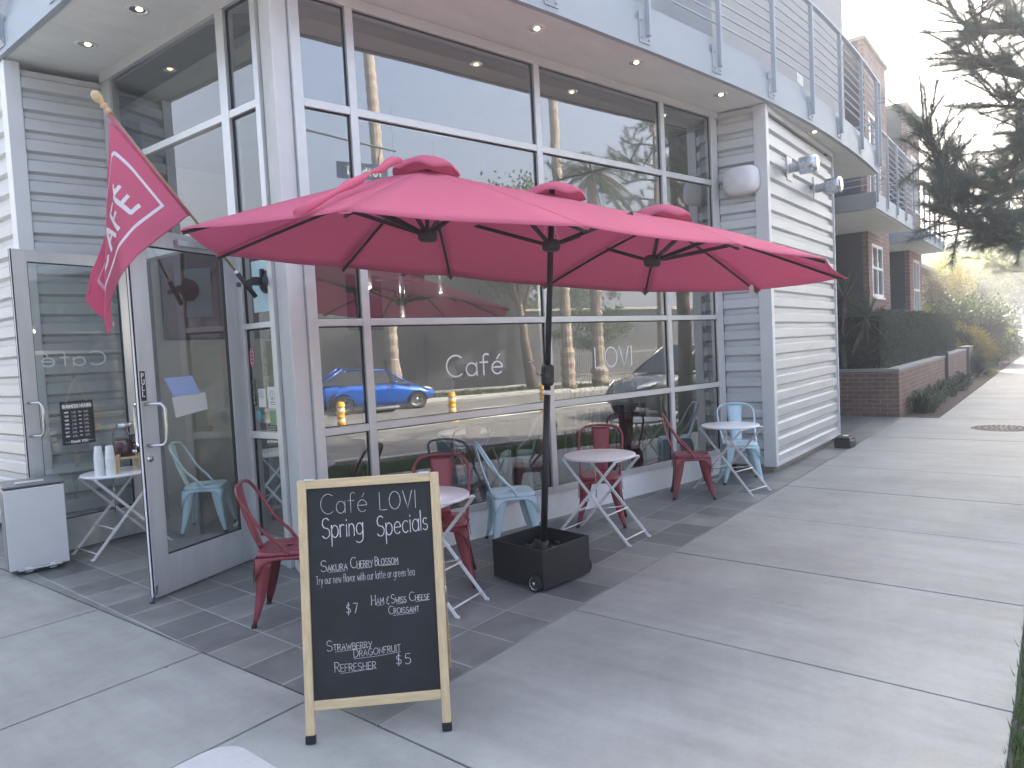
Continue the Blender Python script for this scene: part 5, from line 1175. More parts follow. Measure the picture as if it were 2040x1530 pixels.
mb = MB(); mb.lathe([(0.0, 0.004), (0.40, 0.004), (0.405, 0.002), (0.43, 0.0025), (0.43, -0.01)], n=40)
for r in (0.10, 0.19, 0.28, 0.36):
    for k in range(int(r * 90)):
        a = 2 * math.pi * k / int(r * 90); mb.box((r * math.cos(a), r * math.sin(a), 0.006), (0.035, 0.03, 0.006), a)
mb.build('cover', M['ironcover'], mh, world=False)
uc = thing('utility_cover', 'pale concrete utility lid with rounded corners at the near kerb corner', 'utility cover', (1.13, 2.57, 0))
def rrect(hx, hy, r, n=7):
    o = []
    for sx, sy, a0 in ((1, 1, 0), (-1, 1, 90), (-1, -1, 180), (1, -1, 270)):
        o += [(sx * (hx - r) + r * math.cos(R(a0 + 90 * k / n)), sy * (hy - r) + r * math.sin(R(a0 + 90 * k / n))) for k in range(n + 1)]
    return o
mb = MB(); mb.prism(rrect(0.345, 0.315, 0.13), -0.02, 0.0035); mb.build('frame', M['coverconc'], uc, world=False)
mb = MB(); mb.prism(rrect(0.30, 0.27, 0.10), -0.015, 0.0055); ld2 = mb.build('lid', M['coverconc'], uc, world=False, bevel=0.003)
mb = MB(); mb.prism([(x * 0.05 + 0.15, y * 0.018 + 0.05) for x, y in rrect(1, 1, 0.9)], 0.004, 0.0062); mb.build('lift_slot', M['joint'], ld2, world=False)
for k, (a, b, zt) in enumerate(((14.82, 21.25, 0.93), (21.55, 26.3, 0.96), (26.6, 28.4, 1.02))):
    t = thing('brick_planter', ['long near brick planter wall with a hedge behind it', 'second brick planter wall beyond the dark steel post', 'short farthest brick planter wall before the coppery shrub'][k], 'planter', (a, 2.48, 0), group='brick planter walls along the pavement')
    mb = MB(); mb.bx((a, 2.48, -0.05), (b, 2.68, zt - 0.055)); 
    if k == 0: mb.bx((a, 2.6805, -0.05), (a + 0.2, 5.2, zt - 0.055))
    mb.build('wall', M['planterbrick'], t)
    mb = MB(); x = a - 0.02
    while x < b - 0.1:
        x2 = min(x + 0.62, b + 0.0); mb.bx((x, 2.465, zt - 0.054), (x2 - 0.006, 2.70, zt)); x = x2
    if k == 0:
        y = 2.705
        while y < 5.1: mb.bx((a - 0.02, y, zt - 0.054), (a + 0.215, y + 0.55, zt)); y += 0.556
    mb.build('capstone', M['capstone'], t, bevel=0.004)
    mb = MB(); mb.bx((a + 0.25, 2.72, 0.0), (b, 5.0, zt - 0.1)); mb.build('soil', M['soil'], t)
for x, l in ((21.40, 'near'), (26.45, 'far')):
    t = thing('steel_post', 'dark steel channel post between the %s' % ('first two planter walls' if l == 'near' else 'second and third planter walls'), 'post', (x, 2.55, 0))
    mb = MB(); mb.bx((x - 0.13, 2.40, -0.02), (x - 0.10, 2.70, 1.02)); mb.bx((x - 0.0995, 2.40, -0.02), (x + 0.06, 2.43, 1.02)); mb.build('channel', M['darkmetal'], t, bevel=0.004)
def scatter_box(mb, a, b, n, ln, w, out=True):
    for k in range(n):
        p = Vector([rnd.uniform(a[i], b[i]) for i in range(3)]); f = rnd.random()
        ar = [(b[1] - a[1]) * (b[2] - a[2]), (b[0] - a[0]) * (b[2] - a[2]) * 2.5, (b[0] - a[0]) * (b[1] - a[1])]; t = rnd.random() * sum(ar)
        if t < ar[0]: p.x = a[0]; nn = Vector((-1, 0, 0))
        elif t < ar[0] + ar[1]: p.y = a[1]; nn = Vector((0, -1, 0))
        else: p.z = b[2]; nn = Vector((0, 0, 1))
        p += nn * rnd.uniform(-0.10, 0.02) + Vector((0, 0, 0.02 * math.sin(p.x * 3)))
        d = nn * 0.7 + Vector((rnd.gauss(0, 0.7), rnd.gauss(0, 0.7), rnd.gauss(0.2, 0.7))); mb.leaf(p, d, ln * rnd.uniform(0.6, 1.4), w)
for k, (a, b, zt, l) in enumerate(((15.06, 21.15, 2.06, 'clipped dark hedge above the near brick planter'), (21.6, 26.2, 2.03, 'clipped dark hedge above the second brick planter'))):
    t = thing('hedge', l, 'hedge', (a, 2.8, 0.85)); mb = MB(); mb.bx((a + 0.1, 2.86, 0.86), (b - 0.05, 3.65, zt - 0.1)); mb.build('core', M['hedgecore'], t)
    mb = MB(); scatter_box(mb, (a, 2.74, 0.9), (b, 3.7, zt), 15000 if k == 0 else 8000, 0.045, 0.026); mb.build('leaves', M['hedge'], t)
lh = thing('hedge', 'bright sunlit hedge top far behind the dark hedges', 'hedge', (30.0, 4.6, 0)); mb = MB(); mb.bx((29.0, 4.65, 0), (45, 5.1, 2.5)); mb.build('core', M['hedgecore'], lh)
mb = MB(); scatter_box(mb, (28.9, 4.55, 0.4), (45.1, 5.15, 2.62), 15000, 0.08, 0.05); mb.build('leaves', M['lime'], lh)
# yucca
yu = thing('yucca_plant', 'spiky green yucca with leaning bare stems beside the clad bay', 'plant', (15.15, 3.3, 0.85))
for k, (px, py, x, L_) in enumerate(((1684, 592, 15.2, 0.62), (1727, 636, 15.1, 0.66), (1682, 684, 15.1, 0.50), (1660, 640, 15.5, 0.6))):
    h = at(px, py, x=x); b = Vector((15.16 + 0.1 * k, 3.50 - 0.03 * k, 0.84)); mb = MB()
    mb.tube([b, b.lerp(h, 0.5) + Vector((0, 0.05, -0.04)), h], [0.055, 0.04, 0.035], 8); s_ = mb.build('stem', M['palmbark'], yu)
    mb = MB()
    for j in range(58):
        a = rnd.uniform(0, 6.283); e = rnd.uniform(-0.9, 1.4); d = Vector((math.cos(a) * math.cos(e), math.sin(a) * math.cos(e), math.sin(e)))
        ln = L_ * rnd.uniform(0.75, 1.1); sd_ = d.cross(Vector((0, 0, 1)))
        if sd_.length < 0.1: sd_ = Vector((1, 0, 0))
        sd_ = sd_.normalized() * 0.019; dr = Vector((0, 0, -0.10 * ln * (1 - e / 2)))
        p1 = h + d * ln * 0.35; p2 = h + d * ln * 0.7 + dr * 0.35; p3 = h + d * ln + dr
        mb.add([h - sd_ * 0.7, h + sd_ * 0.7, p1 + sd_, p1 - sd_, p2 + sd_ * 0.7, p2 - sd_ * 0.7, p3], [(0, 1, 2, 3), (3, 2, 4, 5), (5, 4, 6)], False)
    mb.build('leaf_rosette', M['yucca'], yu)
GLY = 'clumps of strap leaved lilies along the planter walls'
for k, (x, y, r, nl) in enumerate(((15.75, 2.22, 0.40, 150), (16.6, 2.26, 0.42, 160), (17.9, 2.25, 0.34, 110), (19.6, 2.25, 0.4, 120), (21.3, 2.2, 0.42, 120), (23.2, 2.25, 0.36, 100))):
    t = thing('lily_clump', ['strap leaved clump nearest the paving, at the planter corner', 'densest strap leaved clump, second from the planter corner', 'small strap leaved clump by the middle of the near planter', 'strap leaved clump before the first steel post', 'strap leaved clump at the foot of the first steel post', 'farthest strap leaved clump, before the second planter'][k], 'plant', (x, y, 0), group=GLY); mb = MB()
    for j in range(nl):
        a = rnd.uniform(0, 6.283); d = Vector((math.cos(a), math.sin(a), 0)); b = d * rnd.uniform(0, r * 0.55); ln = rnd.uniform(0.30, 0.52); lean = rnd.uniform(0.2, 1.0); sd_ = Vector((-d.y, d.x, 0)) * 0.011
        p = [b, b + d * ln * 0.25 * lean + Vector((0, 0, ln * 0.6)), b + d * ln * 0.62 * lean + Vector((0, 0, ln * (0.86 - 0.15 * lean))), b + d * ln * (0.95 * lean) + Vector((0, 0, ln * (0.80 - 0.5 * lean)))]
        mb.add([p[0] - sd_, p[0] + sd_, p[1] + sd_, p[1] - sd_, p[2] + sd_ * 0.8, p[2] - sd_ * 0.8, p[3]], [(0, 1, 2, 3), (3, 2, 4, 5), (5, 4, 6)], False)
    mb.build('leaves', M['lily'], t, world=False)

def blob(mb, c, r, n, ln, w, clumps=30, shell=0.75):
    c = Vector(c); cl_ = []
    for k in range(clumps):
        d = Vector((rnd.gauss(0, 1), rnd.gauss(0, 1), rnd.gauss(0, 1))).normalized(); q = rnd.uniform(shell, 1.0) if rnd.random() < 0.8 else rnd.uniform(0.2, shell)
        cl_.append((c + Vector((d.x * r[0], d.y * r[1], d.z * r[2])) * q, rnd.uniform(0.16, 0.34) * min(r), d))
    for k in range(n):
        p, cr, d = rnd.choice(cl_); o = Vector((rnd.gauss(0, 0.6), rnd.gauss(0, 0.6), rnd.gauss(0, 0.5))) * cr
        mb.leaf(p + o, d * 0.5 + Vector((rnd.gauss(0, 0.8), rnd.gauss(0, 0.8), rnd.gauss(0, 0.8))), ln * rnd.uniform(0.6, 1.4), w)
def shrub(label, c, r, n, m, ln=0.09, w=0.05, clumps=40):
    t = thing('shrub', label, 'shrub', (c[0], c[1], 0)); mb = MB(); blob(mb, c, r, n, ln, w, clumps)
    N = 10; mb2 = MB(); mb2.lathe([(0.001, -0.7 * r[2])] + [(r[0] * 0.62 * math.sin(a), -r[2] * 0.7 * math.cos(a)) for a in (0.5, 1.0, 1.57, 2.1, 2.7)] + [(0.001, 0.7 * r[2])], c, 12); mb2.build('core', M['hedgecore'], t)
    mb.build('leaves', m, t); mb = MB()
    for k in range(4): a = rnd.uniform(0, 6.28); mb.tube([(c[0], c[1], 0), (c[0] + 0.3 * r[0] * math.cos(a), c[1] + 0.3 * r[1] * math.sin(a), c[2])], [0.03, 0.015], 5)
    mb.build('stem', M['bark'], t)
shrub('coppery orange leaved shrub beyond the brick planters', (29.4, 3.0, 0.95), (1.0, 0.95, 0.85), 9000, M['orange'], 0.085, 0.05, 60)
shrub('small rounded grey green shrub at the end of the planters', (27.3, 2.28, 0.42), (0.42, 0.4, 0.45), 2600, M['yucca'], 0.09, 0.012, 30)
shrub('low pale plant beside the rounded shrub on the pavement edge', (28.2, 2.15, 0.18), (0.35, 0.3, 0.2), 700, M['lime'], 0.12, 0.02, 12)
shrub('tall leafy green bush behind the coppery shrub', (35.5, 3.2, 1.5), (2.0, 1.6, 1.55), 9000, M['green'], 0.14, 0.11, 60)
shrub('lime coloured bush leaning over the far pavement', (40.5, 3.4, 0.85), (1.5, 1.3, 0.95), 6000, M['lime'], 0.13, 0.09, 40)
shrub('dark green bush farthest along the pavement', (48.0, 3.6, 1.0), (2.0, 1.7, 1.2), 6000, M['green'], 0.16, 0.12, 40)
shrub('dusky bush under the far pine on the kerb side', (46.0, -1.2, 0.9), (2.4, 1.0, 1.1), 5000, M['green'], 0.16, 0.12, 40)

# townhouses
def townhouse(label, x0, x1, y, zt, bx0, bx1, bfy, bz, wins, wood=None):
    t = thing('brick_townhouse', label, 'building', (x0, y, 0))
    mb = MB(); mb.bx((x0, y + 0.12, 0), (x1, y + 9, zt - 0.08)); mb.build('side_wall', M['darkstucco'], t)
    mb = MB(); xs = [x0]; 
    cuts = sorted(wins)
    # brick front as panels round the openings
    lo = x0
    for (wx0, wx1, zs) in cuts:
        mb.bx((lo, y, 0), (wx0, y + 0.119, zt - 0.08)); z = 0
        for (z0, z1) in zs: mb.bx((wx0, y, z), (wx1, y + 0.119, z0)); z = z1
        mb.bx((wx0, y, z), (wx1, y + 0.119, zt - 0.08)); lo = wx1
    mb.bx((lo, y, 0), (x1, y + 0.119, zt - 0.08)); mb.build('front_wall', M['brick'], t)
    mb = MB(); mb.bx((x0 - 0.05, y - 0.05, zt - 0.079), (x1 + 0.05, y + 9, zt)); mb.build('roof_cap', M['roof'], t)
    for (wx0, wx1, zs) in cuts:
        for (z0, z1) in zs:
            mb = MB(); f = 0.07; ym = y + 0.03
            for q in ((wx0, wx0 + f, z0, z1), (wx1 - f, wx1, z0, z1), (wx0 + f, wx1 - f, z1 - f, z1), (wx0 + f, wx1 - f, z0, z0 + f), ((wx0 + wx1) / 2 - 0.035, (wx0 + wx1) / 2 + 0.035, z0 + f, z1 - f), (wx0 + f, (wx0 + wx1) / 2 - 0.035, (z0 * 0.45 + z1 * 0.55) - 0.03, (z0 * 0.45 + z1 * 0.55) + 0.03), ((wx0 + wx1) / 2 + 0.035, wx1 - f, (z0 * 0.45 + z1 * 0.55) - 0.03, (z0 * 0.45 + z1 * 0.55) + 0.03)): mb.bx((q[0], ym - 0.03, q[2]), (q[1], ym + 0.04, q[3]))
            mb.bx((wx0 - 0.03, y - 0.04, z0 - 0.05), (wx1 + 0.03, y + 0.02, z0 - 0.001))
            w = mb.build('window', M['white'], t); p = MB(); p.quad((wx0 + f, ym + 0.01, z0 + f), (wx1 - f, ym + 0.01, z0 + f), (wx1 - f, ym + 0.01, z1 - f), (wx0 + f, ym + 0.01, z1 - f)); p.build('pane', M['houseglass'], w)
    # projecting balcony
    mb = MB(); mb.bx((bx0, bfy, bz), (bx1, y + 1.2, bz + 0.30)); b = mb.build('balcony', M['fascia'], t, bevel=0.01)
    mb = MB(); mb.bx((bx0 + 0.05, bfy + 0.04, bz - 0.012), (bx1 - 0.05, y + 1.1, bz - 0.001)); mb.build('soffit', M['soffit'], b)
    zt2 = bz + 1.50; mb = MB()
    for k in range(9):
        z = bz + 0.44 + k * 0.118; mb.tube([(bx0 + 0.02, y + 1.1, z), (bx0 + 0.02, bfy + 0.01, z), (bx1 - 0.02, bfy + 0.01, z), (bx1 - 0.02, y, z)], 0.0095, 6)
    mb.box(((bx0 + bx1) / 2, bfy + 0.01, zt2), (bx1 - bx0, 0.06, 0.03)); mb.box((bx0 + 0.02, (bfy + y + 1.1) / 2 + 0.02, zt2), (0.055, y + 1.1 - bfy, 0.029)); mb.build('railing', M['fascia'], b)
    k = 0; x = bx0 + 0.05
    while x < bx1:
        mb = MB(); mb.bx((x - 0.016, bfy - 0.04, bz + 0.1), (x + 0.016, bfy - 0.001, zt2)); mb.bx((x - 0.07, bfy - 0.009, bz + 0.05), (x + 0.07, bfy - 0.002, bz + 0.28)); mb.build('railing_post', M['fascia'], b); x += (bx1 - bx0 - 0.1) / 4
    return t
th = townhouse('nearer brick townhouse with a steel balcony beside the cafe', 17.08, 19.46, 3.40, 8.14, 14.1, 18.1, 2.66, 3.90, [(17.45, 18.65, [(2.45, 3.66), (4.6, 6.6)])])
mb = MB(); mb.bx((15.36, 4.6, 4.0), (17.075, 5.2, 8.05)); mb.bx((15.36, 5.61, 0), (17.075, 6.2, 3.99)); mb.build('recess_wall', M['darkstucco'], th)  # unseen upper block raised and set forward to keep sun off the sidewalk
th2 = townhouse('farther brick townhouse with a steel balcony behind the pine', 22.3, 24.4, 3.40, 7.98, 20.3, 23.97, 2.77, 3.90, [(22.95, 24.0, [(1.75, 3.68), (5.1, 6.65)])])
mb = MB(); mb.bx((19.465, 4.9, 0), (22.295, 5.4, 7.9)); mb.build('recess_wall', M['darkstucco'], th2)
mb = MB(); mb.bx((24.405, 5.7, 0), (35.6, 12.3, 7.8)); mb.build('sun_block_wing', M['brick'], th2)  # unseen wing added behind the house to block sun from the sidewalk
yh = thing('cream_house', 'long cream stucco house with a low pitched roof farther along', 'building', (36.5, 5.5, 0))
mb = MB(); mb.bx((36.6, 5.9, 0), (60, 14, 4.55)); mb.build('wall', M['cream'], yh)
mb = MB(); mb.prism([(36.0, 5.2), (60.6, 5.2), (60.6, 14.6), (36.0, 14.6)], 4.551, 4.72)
mb.add([(36.0, 5.2, 4.721), (60.6, 5.2, 4.721), (60.6, 14.6, 4.721), (36.0, 14.6, 4.721), (37.0, 10, 5.9), (60, 10, 5.9)], [(0, 1, 5, 4), (2, 3, 4, 5), (1, 2, 5), (3, 0, 4)], False); mb.build('roof', M['roof'], yh)
for x in (37.4, 40.5, 44, 48, 53):
    mb = MB(); mb.bx((x, 5.85, 2.6), (x + 1.3, 5.899, 4.0)); w = mb.build('window', M['white'], yh); mb = MB(); mb.bx((x + 0.08, 5.83, 2.68), (x + 1.22, 5.849, 3.92)); mb.build('pane', M['houseglass'], w)

# trees
def needle_spray(mb, a, b, n, ln, w, spread=0.9):
    a, b = Vector(a), Vector(b); d = (b - a).normalized()
    for k in range(n):
        t = rnd.random() ** 0.8; p = a.lerp(b, t); o = Vector((rnd.gauss(0, 1), rnd.gauss(0, 1), rnd.gauss(0, 1))); o = (o - d * o.dot(d)).normalized()
        v = (d * rnd.uniform(0.5, 1.1) + o * spread * rnd.uniform(0.4, 1.0)).normalized(); L_ = ln * rnd.uniform(0.7, 1.15)
        sdv = v.cross(Vector((rnd.gauss(0, 1), rnd.gauss(0, 1), rnd.gauss(0, 1)))).normalized() * w
        mb.add([p - sdv, p + sdv, p + v * L_ + Vector((0, 0, -0.02 * L_))], [(0, 1, 2)], False)
def pine(label, base, top, limbs, m, ln, w, dens, tr=0.16, sub=3):
    t = thing('pine_tree', label, 'tree', base); mb = MB(); b, tp = Vector(base), Vector(top)
    mb.tube([b + Vector((0, 0, -0.1)), b.lerp(tp, 0.3) + Vector((0.05, 0.04, 0)), b.lerp(tp, 0.65), tp], [tr, tr * 0.8, tr * 0.55, tr * 0.2], 10); mb.build('trunk', M['bark'], t)
    mbr, mbn = MB(), MB()
    for pts in limbs:
        P = [Vector(p) for p in pts]; mbr.tube(P, [0.055 - 0.042 * i / (len(P) - 1) for i in range(len(P))], 6)
        for i in range(len(P) - 1):
            a, c = P[i], P[i + 1]; f0 = 0.0 if i else 0.45
            if i: needle_spray(mbn, a, c, int(dens * (c - a).length), ln, w)
            for s in range(sub):
                q = a.lerp(c, rnd.uniform(f0, 1)); d = (c - a).normalized(); v = (d * rnd.uniform(0.3, 1.0) + Vector((rnd.gauss(0, 0.6), rnd.gauss(0, 0.6), rnd.gauss(0.25, 0.5)))).normalized()
                e = q + v * rnd.uniform(0.3, 0.65) * (ln / 0.16) ** 0.5; mbr.tube([q, e], [0.012, 0.006], 5); needle_spray(mbn, q.lerp(e, 0.25), e, int(dens * 0.75 * (e - q).length + 30), ln, w)
    mbr.build('limbs', M['bark'], t); mbn.build('needles', m, t); return t
def px_limb(pts, base): return [base] + [at(px, py, x=x) for px, py, x in pts]
bz_ = lambda z: Vector((11.6, -1.0, z))
L1 = [
 px_limb([(2075, 30, 11.2), (2000, 60, 10.8), (1930, 60, 10.5), (1893, 18, 10.3)], bz_(6.2)),
 px_limb([(2080, 150, 11.2), (2020, 140, 10.6), (1960, 120, 10.2), (1895, 95, 10.0)], bz_(5.8)),
 px_limb([(2070, 205, 11.3), (2025, 200, 10.9), (1980, 190, 10.6)], bz_(5.5)),
 px_limb([(2060, 310, 11.0), (1975, 372, 10.6), (1900, 350, 10.3), (1862, 300, 10.1), (1838, 235, 10.0)], bz_(4.7)),
 px_limb([(2050, 350, 11.2), (1990, 400, 11.0), (1930, 405, 10.7), (1870, 375, 10.5)], bz_(4.4)),
 px_limb([(2060, 420, 11.0), (1985, 455, 10.4), (1930, 452, 10.2), (1885, 425, 10.0), (1862, 385, 9.9)], bz_(4.1)),
 px_limb([(2075, 470, 11.2), (2010, 485, 10.6), (1960, 462, 10.4)], bz_(3.8)),
 px_limb([(2090, 90, 11.4), (2050, 60, 11.0), (2010, 20, 10.8)], bz_(6.4)),
 px_limb([(2085, 260, 11.4), (2040, 260, 11.1), (2015, 330, 10.9)], bz_(5.2)),
 [bz_(5.0), (11.0, -2.2, 5.4), (10.2, -3.2, 5.3)], [bz_(6.5), (12.2, -2.2, 7.2), (12.6, -3.4, 7.4)], [bz_(6.0), (12.8, -0.6, 6.8), (13.8, -0.2, 7.1)], [bz_(4.4), (12.8, -1.6, 4.9), (13.9, -1.9, 5.0)], [bz_(6.8), (11.4, -0.6, 7.6), (11.2, -0.3, 8.3)]]
for lim in L1[:9]:
    for rep in range(1):
        o = Vector((rnd.uniform(-0.5, 0.9), rnd.uniform(-0.35, 0.1), rnd.uniform(-0.32, 0.32)))
        L1.append([lim[0]] + [Vector(p) + o * (i_ + 1) / len(lim) for i_, p in enumerate(lim[1:])])
L1 = L1[:9] + L1[14:] + L1[9:14]
pine('large pine overhanging the pavement from the grass strip', (11.6, -1.0, 0), (11.5, -1.0, 7.6), L1, M['needle'], 0.175, 0.0022, 430, sub=7)
def auto_limbs(b, h0, h1, r, n):
    o = []
    for k in range(n):
        t = k / (n - 1); z = h0 + (h1 - h0) * t; a = k * 2.4 + rnd.uniform(-0.4, 0.4); L_ = r * (1 - 0.65 * t) * rnd.uniform(0.7, 1.1); d = Vector((math.cos(a), math.sin(a), 0.0)); s = Vector((b[0], b[1], z))
        o.append([s, s + d * L_ * 0.4 + Vector((0, 0, 0.10 * L_)), s + d * L_ * 0.75 + Vector((0, 0, 0.12 * L_)), s + d * L_ + Vector((0, 0, 0.28 * L_))])
    return o
pine('sunlit feathery pine farther along the kerb', (30.0, 0.2, 0), (30.4, 0.3, 8.6), auto_limbs((30.1, 0.2), 2.9, 8.2, 3.4, 26), M['needle2'], 0.30, 0.005, 150, 0.17, 4)
pine('distant pine over the far end of the pavement', (43.0, -0.6, 0), (43.2, -0.5, 10.0), auto_limbs((43, -0.6), 2.8, 9.6, 4.2, 26), M['needle2'], 0.42, 0.009, 90, 0.2, 4)
def leafy(label, base, c, r, n, m, ln, w, clumps=70, tr=0.12, name='leafy_tree', group=None):
    t = thing(name, label, 'tree', base, group=group); mb = MB(); b = Vector(base); c = Vector(c)
    mb.tube([b + Vector((0, 0, -0.1)), b.lerp(c, 0.35), b.lerp(c, 0.8)], [tr, tr * 0.75, tr * 0.4], 9)
    for k in range(7):
        a = k * 0.9 + rnd.random(); s = b.lerp(c, rnd.uniform(0.4, 0.75)); e = c + Vector((math.cos(a) * r[0] * 0.7, math.sin(a) * r[1] * 0.7, rnd.uniform(-0.4, 0.6) * r[2])); mb.tube([s, s.lerp(e, 0.5) + Vector((0, 0, 0.2)), e], [tr * 0.45, tr * 0.28, tr * 0.08], 6)
    mb.build('trunk', M['bark'], t); mb = MB(); blob(mb, c, r, n, ln, w, clumps, 0.55); mb.build('crown', m, t); return t
leafy('small bronze leaved tree before the cream house', (38.5, 4.3, 0), (38.5, 4.3, 3.6), (1.6, 1.2, 1.2), 5000, M['orange'], 0.10, 0.05, 50, 0.06)
leafy('yellow green tree beyond the cream house', (50.0, 4.4, 0), (50, 4.4, 4.4), (3.6, 2.0, 2.0), 9000, M['lime'], 0.2, 0.12, 70)
leafy('tall grey green tree closing the far end of the street', (62.0, 1.5, 0), (62, 1.5, 5.5), (5.5, 5.0, 4.6), 12000, M['green'], 0.34, 0.22, 90, 0.25)
leafy('broad hazy tree at the left of the far street end', (66.0, 8.5, 0), (66, 8.5, 5.0), (5.0, 4.5, 3.6), 9000, M['green'], 0.34, 0.22, 80, 0.25)

# ================================================================ ACROSS THE STREET (seen in the glass)
def car(label, x, y, rz, paint, L, Wd, H, hood, belt, cab, label2='car', rimm='rim'):
    t = thing('parked_car', label, 'car', (x, y, ROADZ), rz); mb = MB(); zb = 0.20; hw = Wd / 2
    st_ = [(-0.5, 0.62, 0.50, 0.72), (-0.47, 0.86, 0.34, 0.86), (-0.40, 0.96, 0.24, 0.96), (-0.25, 1.0, zb, 1.0), (0.0, 1.0, zb, 1.0), (0.14, 1.0, zb, 0.995), (0.22, 0.99, zb, 0.93), (0.35, 0.95, 0.22, 0.86), (0.44, 0.86, 0.28, 0.74), (0.485, 0.70, 0.36, 0.62), (0.5, 0.5, 0.42, 0.55)]
    K = 13; vs = []
    for fx, fw, z0, zt in st_:
        w = hw * fw; zt = belt * zt
        sec = [(0, z0), (w * 0.8, z0), (w * 0.96, z0 + 0.08), (w, z0 + (zt - z0) * 0.45), (w * 0.985, z0 + (zt - z0) * 0.75), (w * 0.93, zt - 0.03), (w * 0.6, zt)]
        sec = sec + [(0, zt + 0.015)] ; full = sec + [(-a, b) for a, b in reversed(sec[1:-1])]
        vs += [(fx * L, a, b) for a, b in full]
    K = len(full); mb.add(vs, [(i * K + j, i * K + (j + 1) % K, (i + 1) * K + (j + 1) % K, (i + 1) * K + j) for i in range(len(st_) - 1) for j in range(K)] + [tuple(range(K)), tuple(len(vs) - 1 - q for q in range(K))], True)
    mb.build('body', M[paint], t, world=False)
    def cabin(sc, dz, x0, x1, x2, x3):
        m2 = MB(); vs = []
        for fx, wb_, z in ((x0, 0.80, belt - 0.02), (x1, 0.66, H - 0.01), ((x1 + x2) / 2, 0.67, H + 0.005), (x2, 0.65, H - 0.02), (x3, 0.82, belt - 0.04)):
            pass
        return m2
    x0, x1, x2, x3 = [q * L for q in cab]; wb_, wt = hw * 0.93, hw * 0.70
    g8 = [(x0, -wb_, belt - 0.03), (x0, wb_, belt - 0.03), (x3, wb_, belt - 0.05), (x3, -wb_, belt - 0.05), (x1, -wt, H - 0.03), (x1, wt, H - 0.03), (x2, wt, H - 0.03), (x2, -wt, H - 0.03)]
    mb = MB(); mb.add(g8, [(0, 1, 5, 4), (1, 2, 6, 5), (2, 3, 7, 6), (3, 0, 4, 7)], False); mb.build('windows', M['carglass'], t, world=False)
    mb = MB(); n = 8; vs = []
    for i in range(n + 1):
        f = i / n; xx = x1 + (x2 - x1) * f; zz = H - 0.03 + 0.035 * math.sin(f * math.pi)
        for j in range(7):
            a = j / 6 * 2 - 1; vs.append((xx, wt * 1.02 * a, zz + 0.02 * (1 - a * a)))
    mb.add(vs, [(i * 7 + j, i * 7 + j + 1, i * 7 + j + 8, i * 7 + j + 7) for i in range(n) for j in range(6)], True)
    for s in (-1, 1):
        for a, b in (((x0, s * wb_, belt - 0.03), (x1, s * wt, H - 0.02)), ((x3, s * wb_, belt - 0.05), (x2, s * wt, H - 0.02)), ((x1, s * wt, H - 0.02), (x2, s * wt, H - 0.02)), (((x0 + x3) / 2 - 0.1, s * wb_ * 1.0, belt - 0.04), ((x1 + x2) / 2 - 0.05, s * wt, H - 0.02))): mb.tube([a, b], 0.028, 6)
    mb.build('roof', M[paint], t, world=False)
    rr = 0.315 if H < 1.6 else 0.36
    for fx in (-0.315, 0.315):
        for s in (-1, 1):
            rot = Matrix(((1, 0, 0), (0, 0, -s), (0, s, 0))); rot = Matrix(((1, 0, 0), (0, 0, s), (0, -s, 0)))
            c = (fx * L, s * (hw - 0.10), rr); mb = MB(); mb.lathe([(rr * 0.6, -0.11), (rr * 0.95, -0.11), (rr, -0.07), (rr, 0.075), (rr * 0.94, 0.115), (rr * 0.68, 0.12), (rr * 0.66, 0.06), (0, 0.05)], c, 30, rot); w = mb.build('wheel', M['tyre'], t, world=False)
            mb = MB(); C = Vector(c); mb.lathe([(rr * 0.60, 0.095), (rr * 0.68, 0.122), (rr * 0.70, 0.10)], c, 28, rot); mb.lathe([(0, 0.115), (0.05, 0.11), (0.06, 0.08)], c, 14, rot)
            for k in range(5):
                for e in (-0.14, 0.14):
                    a = k * 2 * math.pi / 5; mb.bar(C + rot @ Vector((0.03 * math.cos(a), 0.03 * math.sin(a), 0.10)), C + rot @ Vector((rr * 0.66 * math.cos(a + e), rr * 0.66 * math.sin(a + e), 0.105)), 0.022, 0.02)
            mb.build('rim', M['rim'], w, world=False)
            mb = MB(); mb.lathe([(0, 0.0), (rr * 1.13, 0.0), (rr * 1.13, 0.006)], (fx * L, s * (hw - 0.005), rr), 28, rot); mb.build('wheel_arch', M['tyre'], t, world=False)
    for s in (-1, 1):
        mb = MB(); mb.add([(L * 0.485, s * hw * 0.62, belt * 0.66), (L * 0.44, s * hw * 0.87, belt * 0.72), (L * 0.38, s * hw * 0.95, belt * 0.80), (L * 0.40, s * hw * 0.85, belt * 0.83), (L * 0.475, s * hw * 0.60, belt * 0.72)], [(0, 1, 2, 3, 4)]); mb.build('headlight', M['headlamp'], t, world=False, solid=0.02)
        mb = MB(); mb.box((L * 0.13, s * (hw + 0.06), belt + 0.03), (0.12, 0.16, 0.11)); mb.build('mirror', M[paint], t, world=False, bevel=0.03)
        for fx in (-0.03, -0.24): mb = MB(); mb.box((fx * L, s * (hw + 0.002), belt - 0.14), (0.16, 0.025, 0.025)); mb.build('door_handle', M[paint], t, world=False, bevel=0.008)
    mb = MB(); mb.box((L * 0.495, 0, belt * 0.45), (0.03, hw * 1.1, 0.20)); mb.build('grille', M['tyre'], t, world=False, bevel=0.02)
    return t
car('bright blue small car parked across the street, seen in the glass', 8.75, -12.95, R(6), 'carblue', 4.05, 1.72, 1.44, 0.9, 0.95, (-0.46, -0.27, 0.06, 0.27))
car('dark grey tall car parked near the kerb, seen in the glass', 14.2, -3.6, R(180), 'cargrey', 4.6, 1.86, 1.72, 1.05, 1.15, (-0.49, -0.40, 0.08, 0.25))
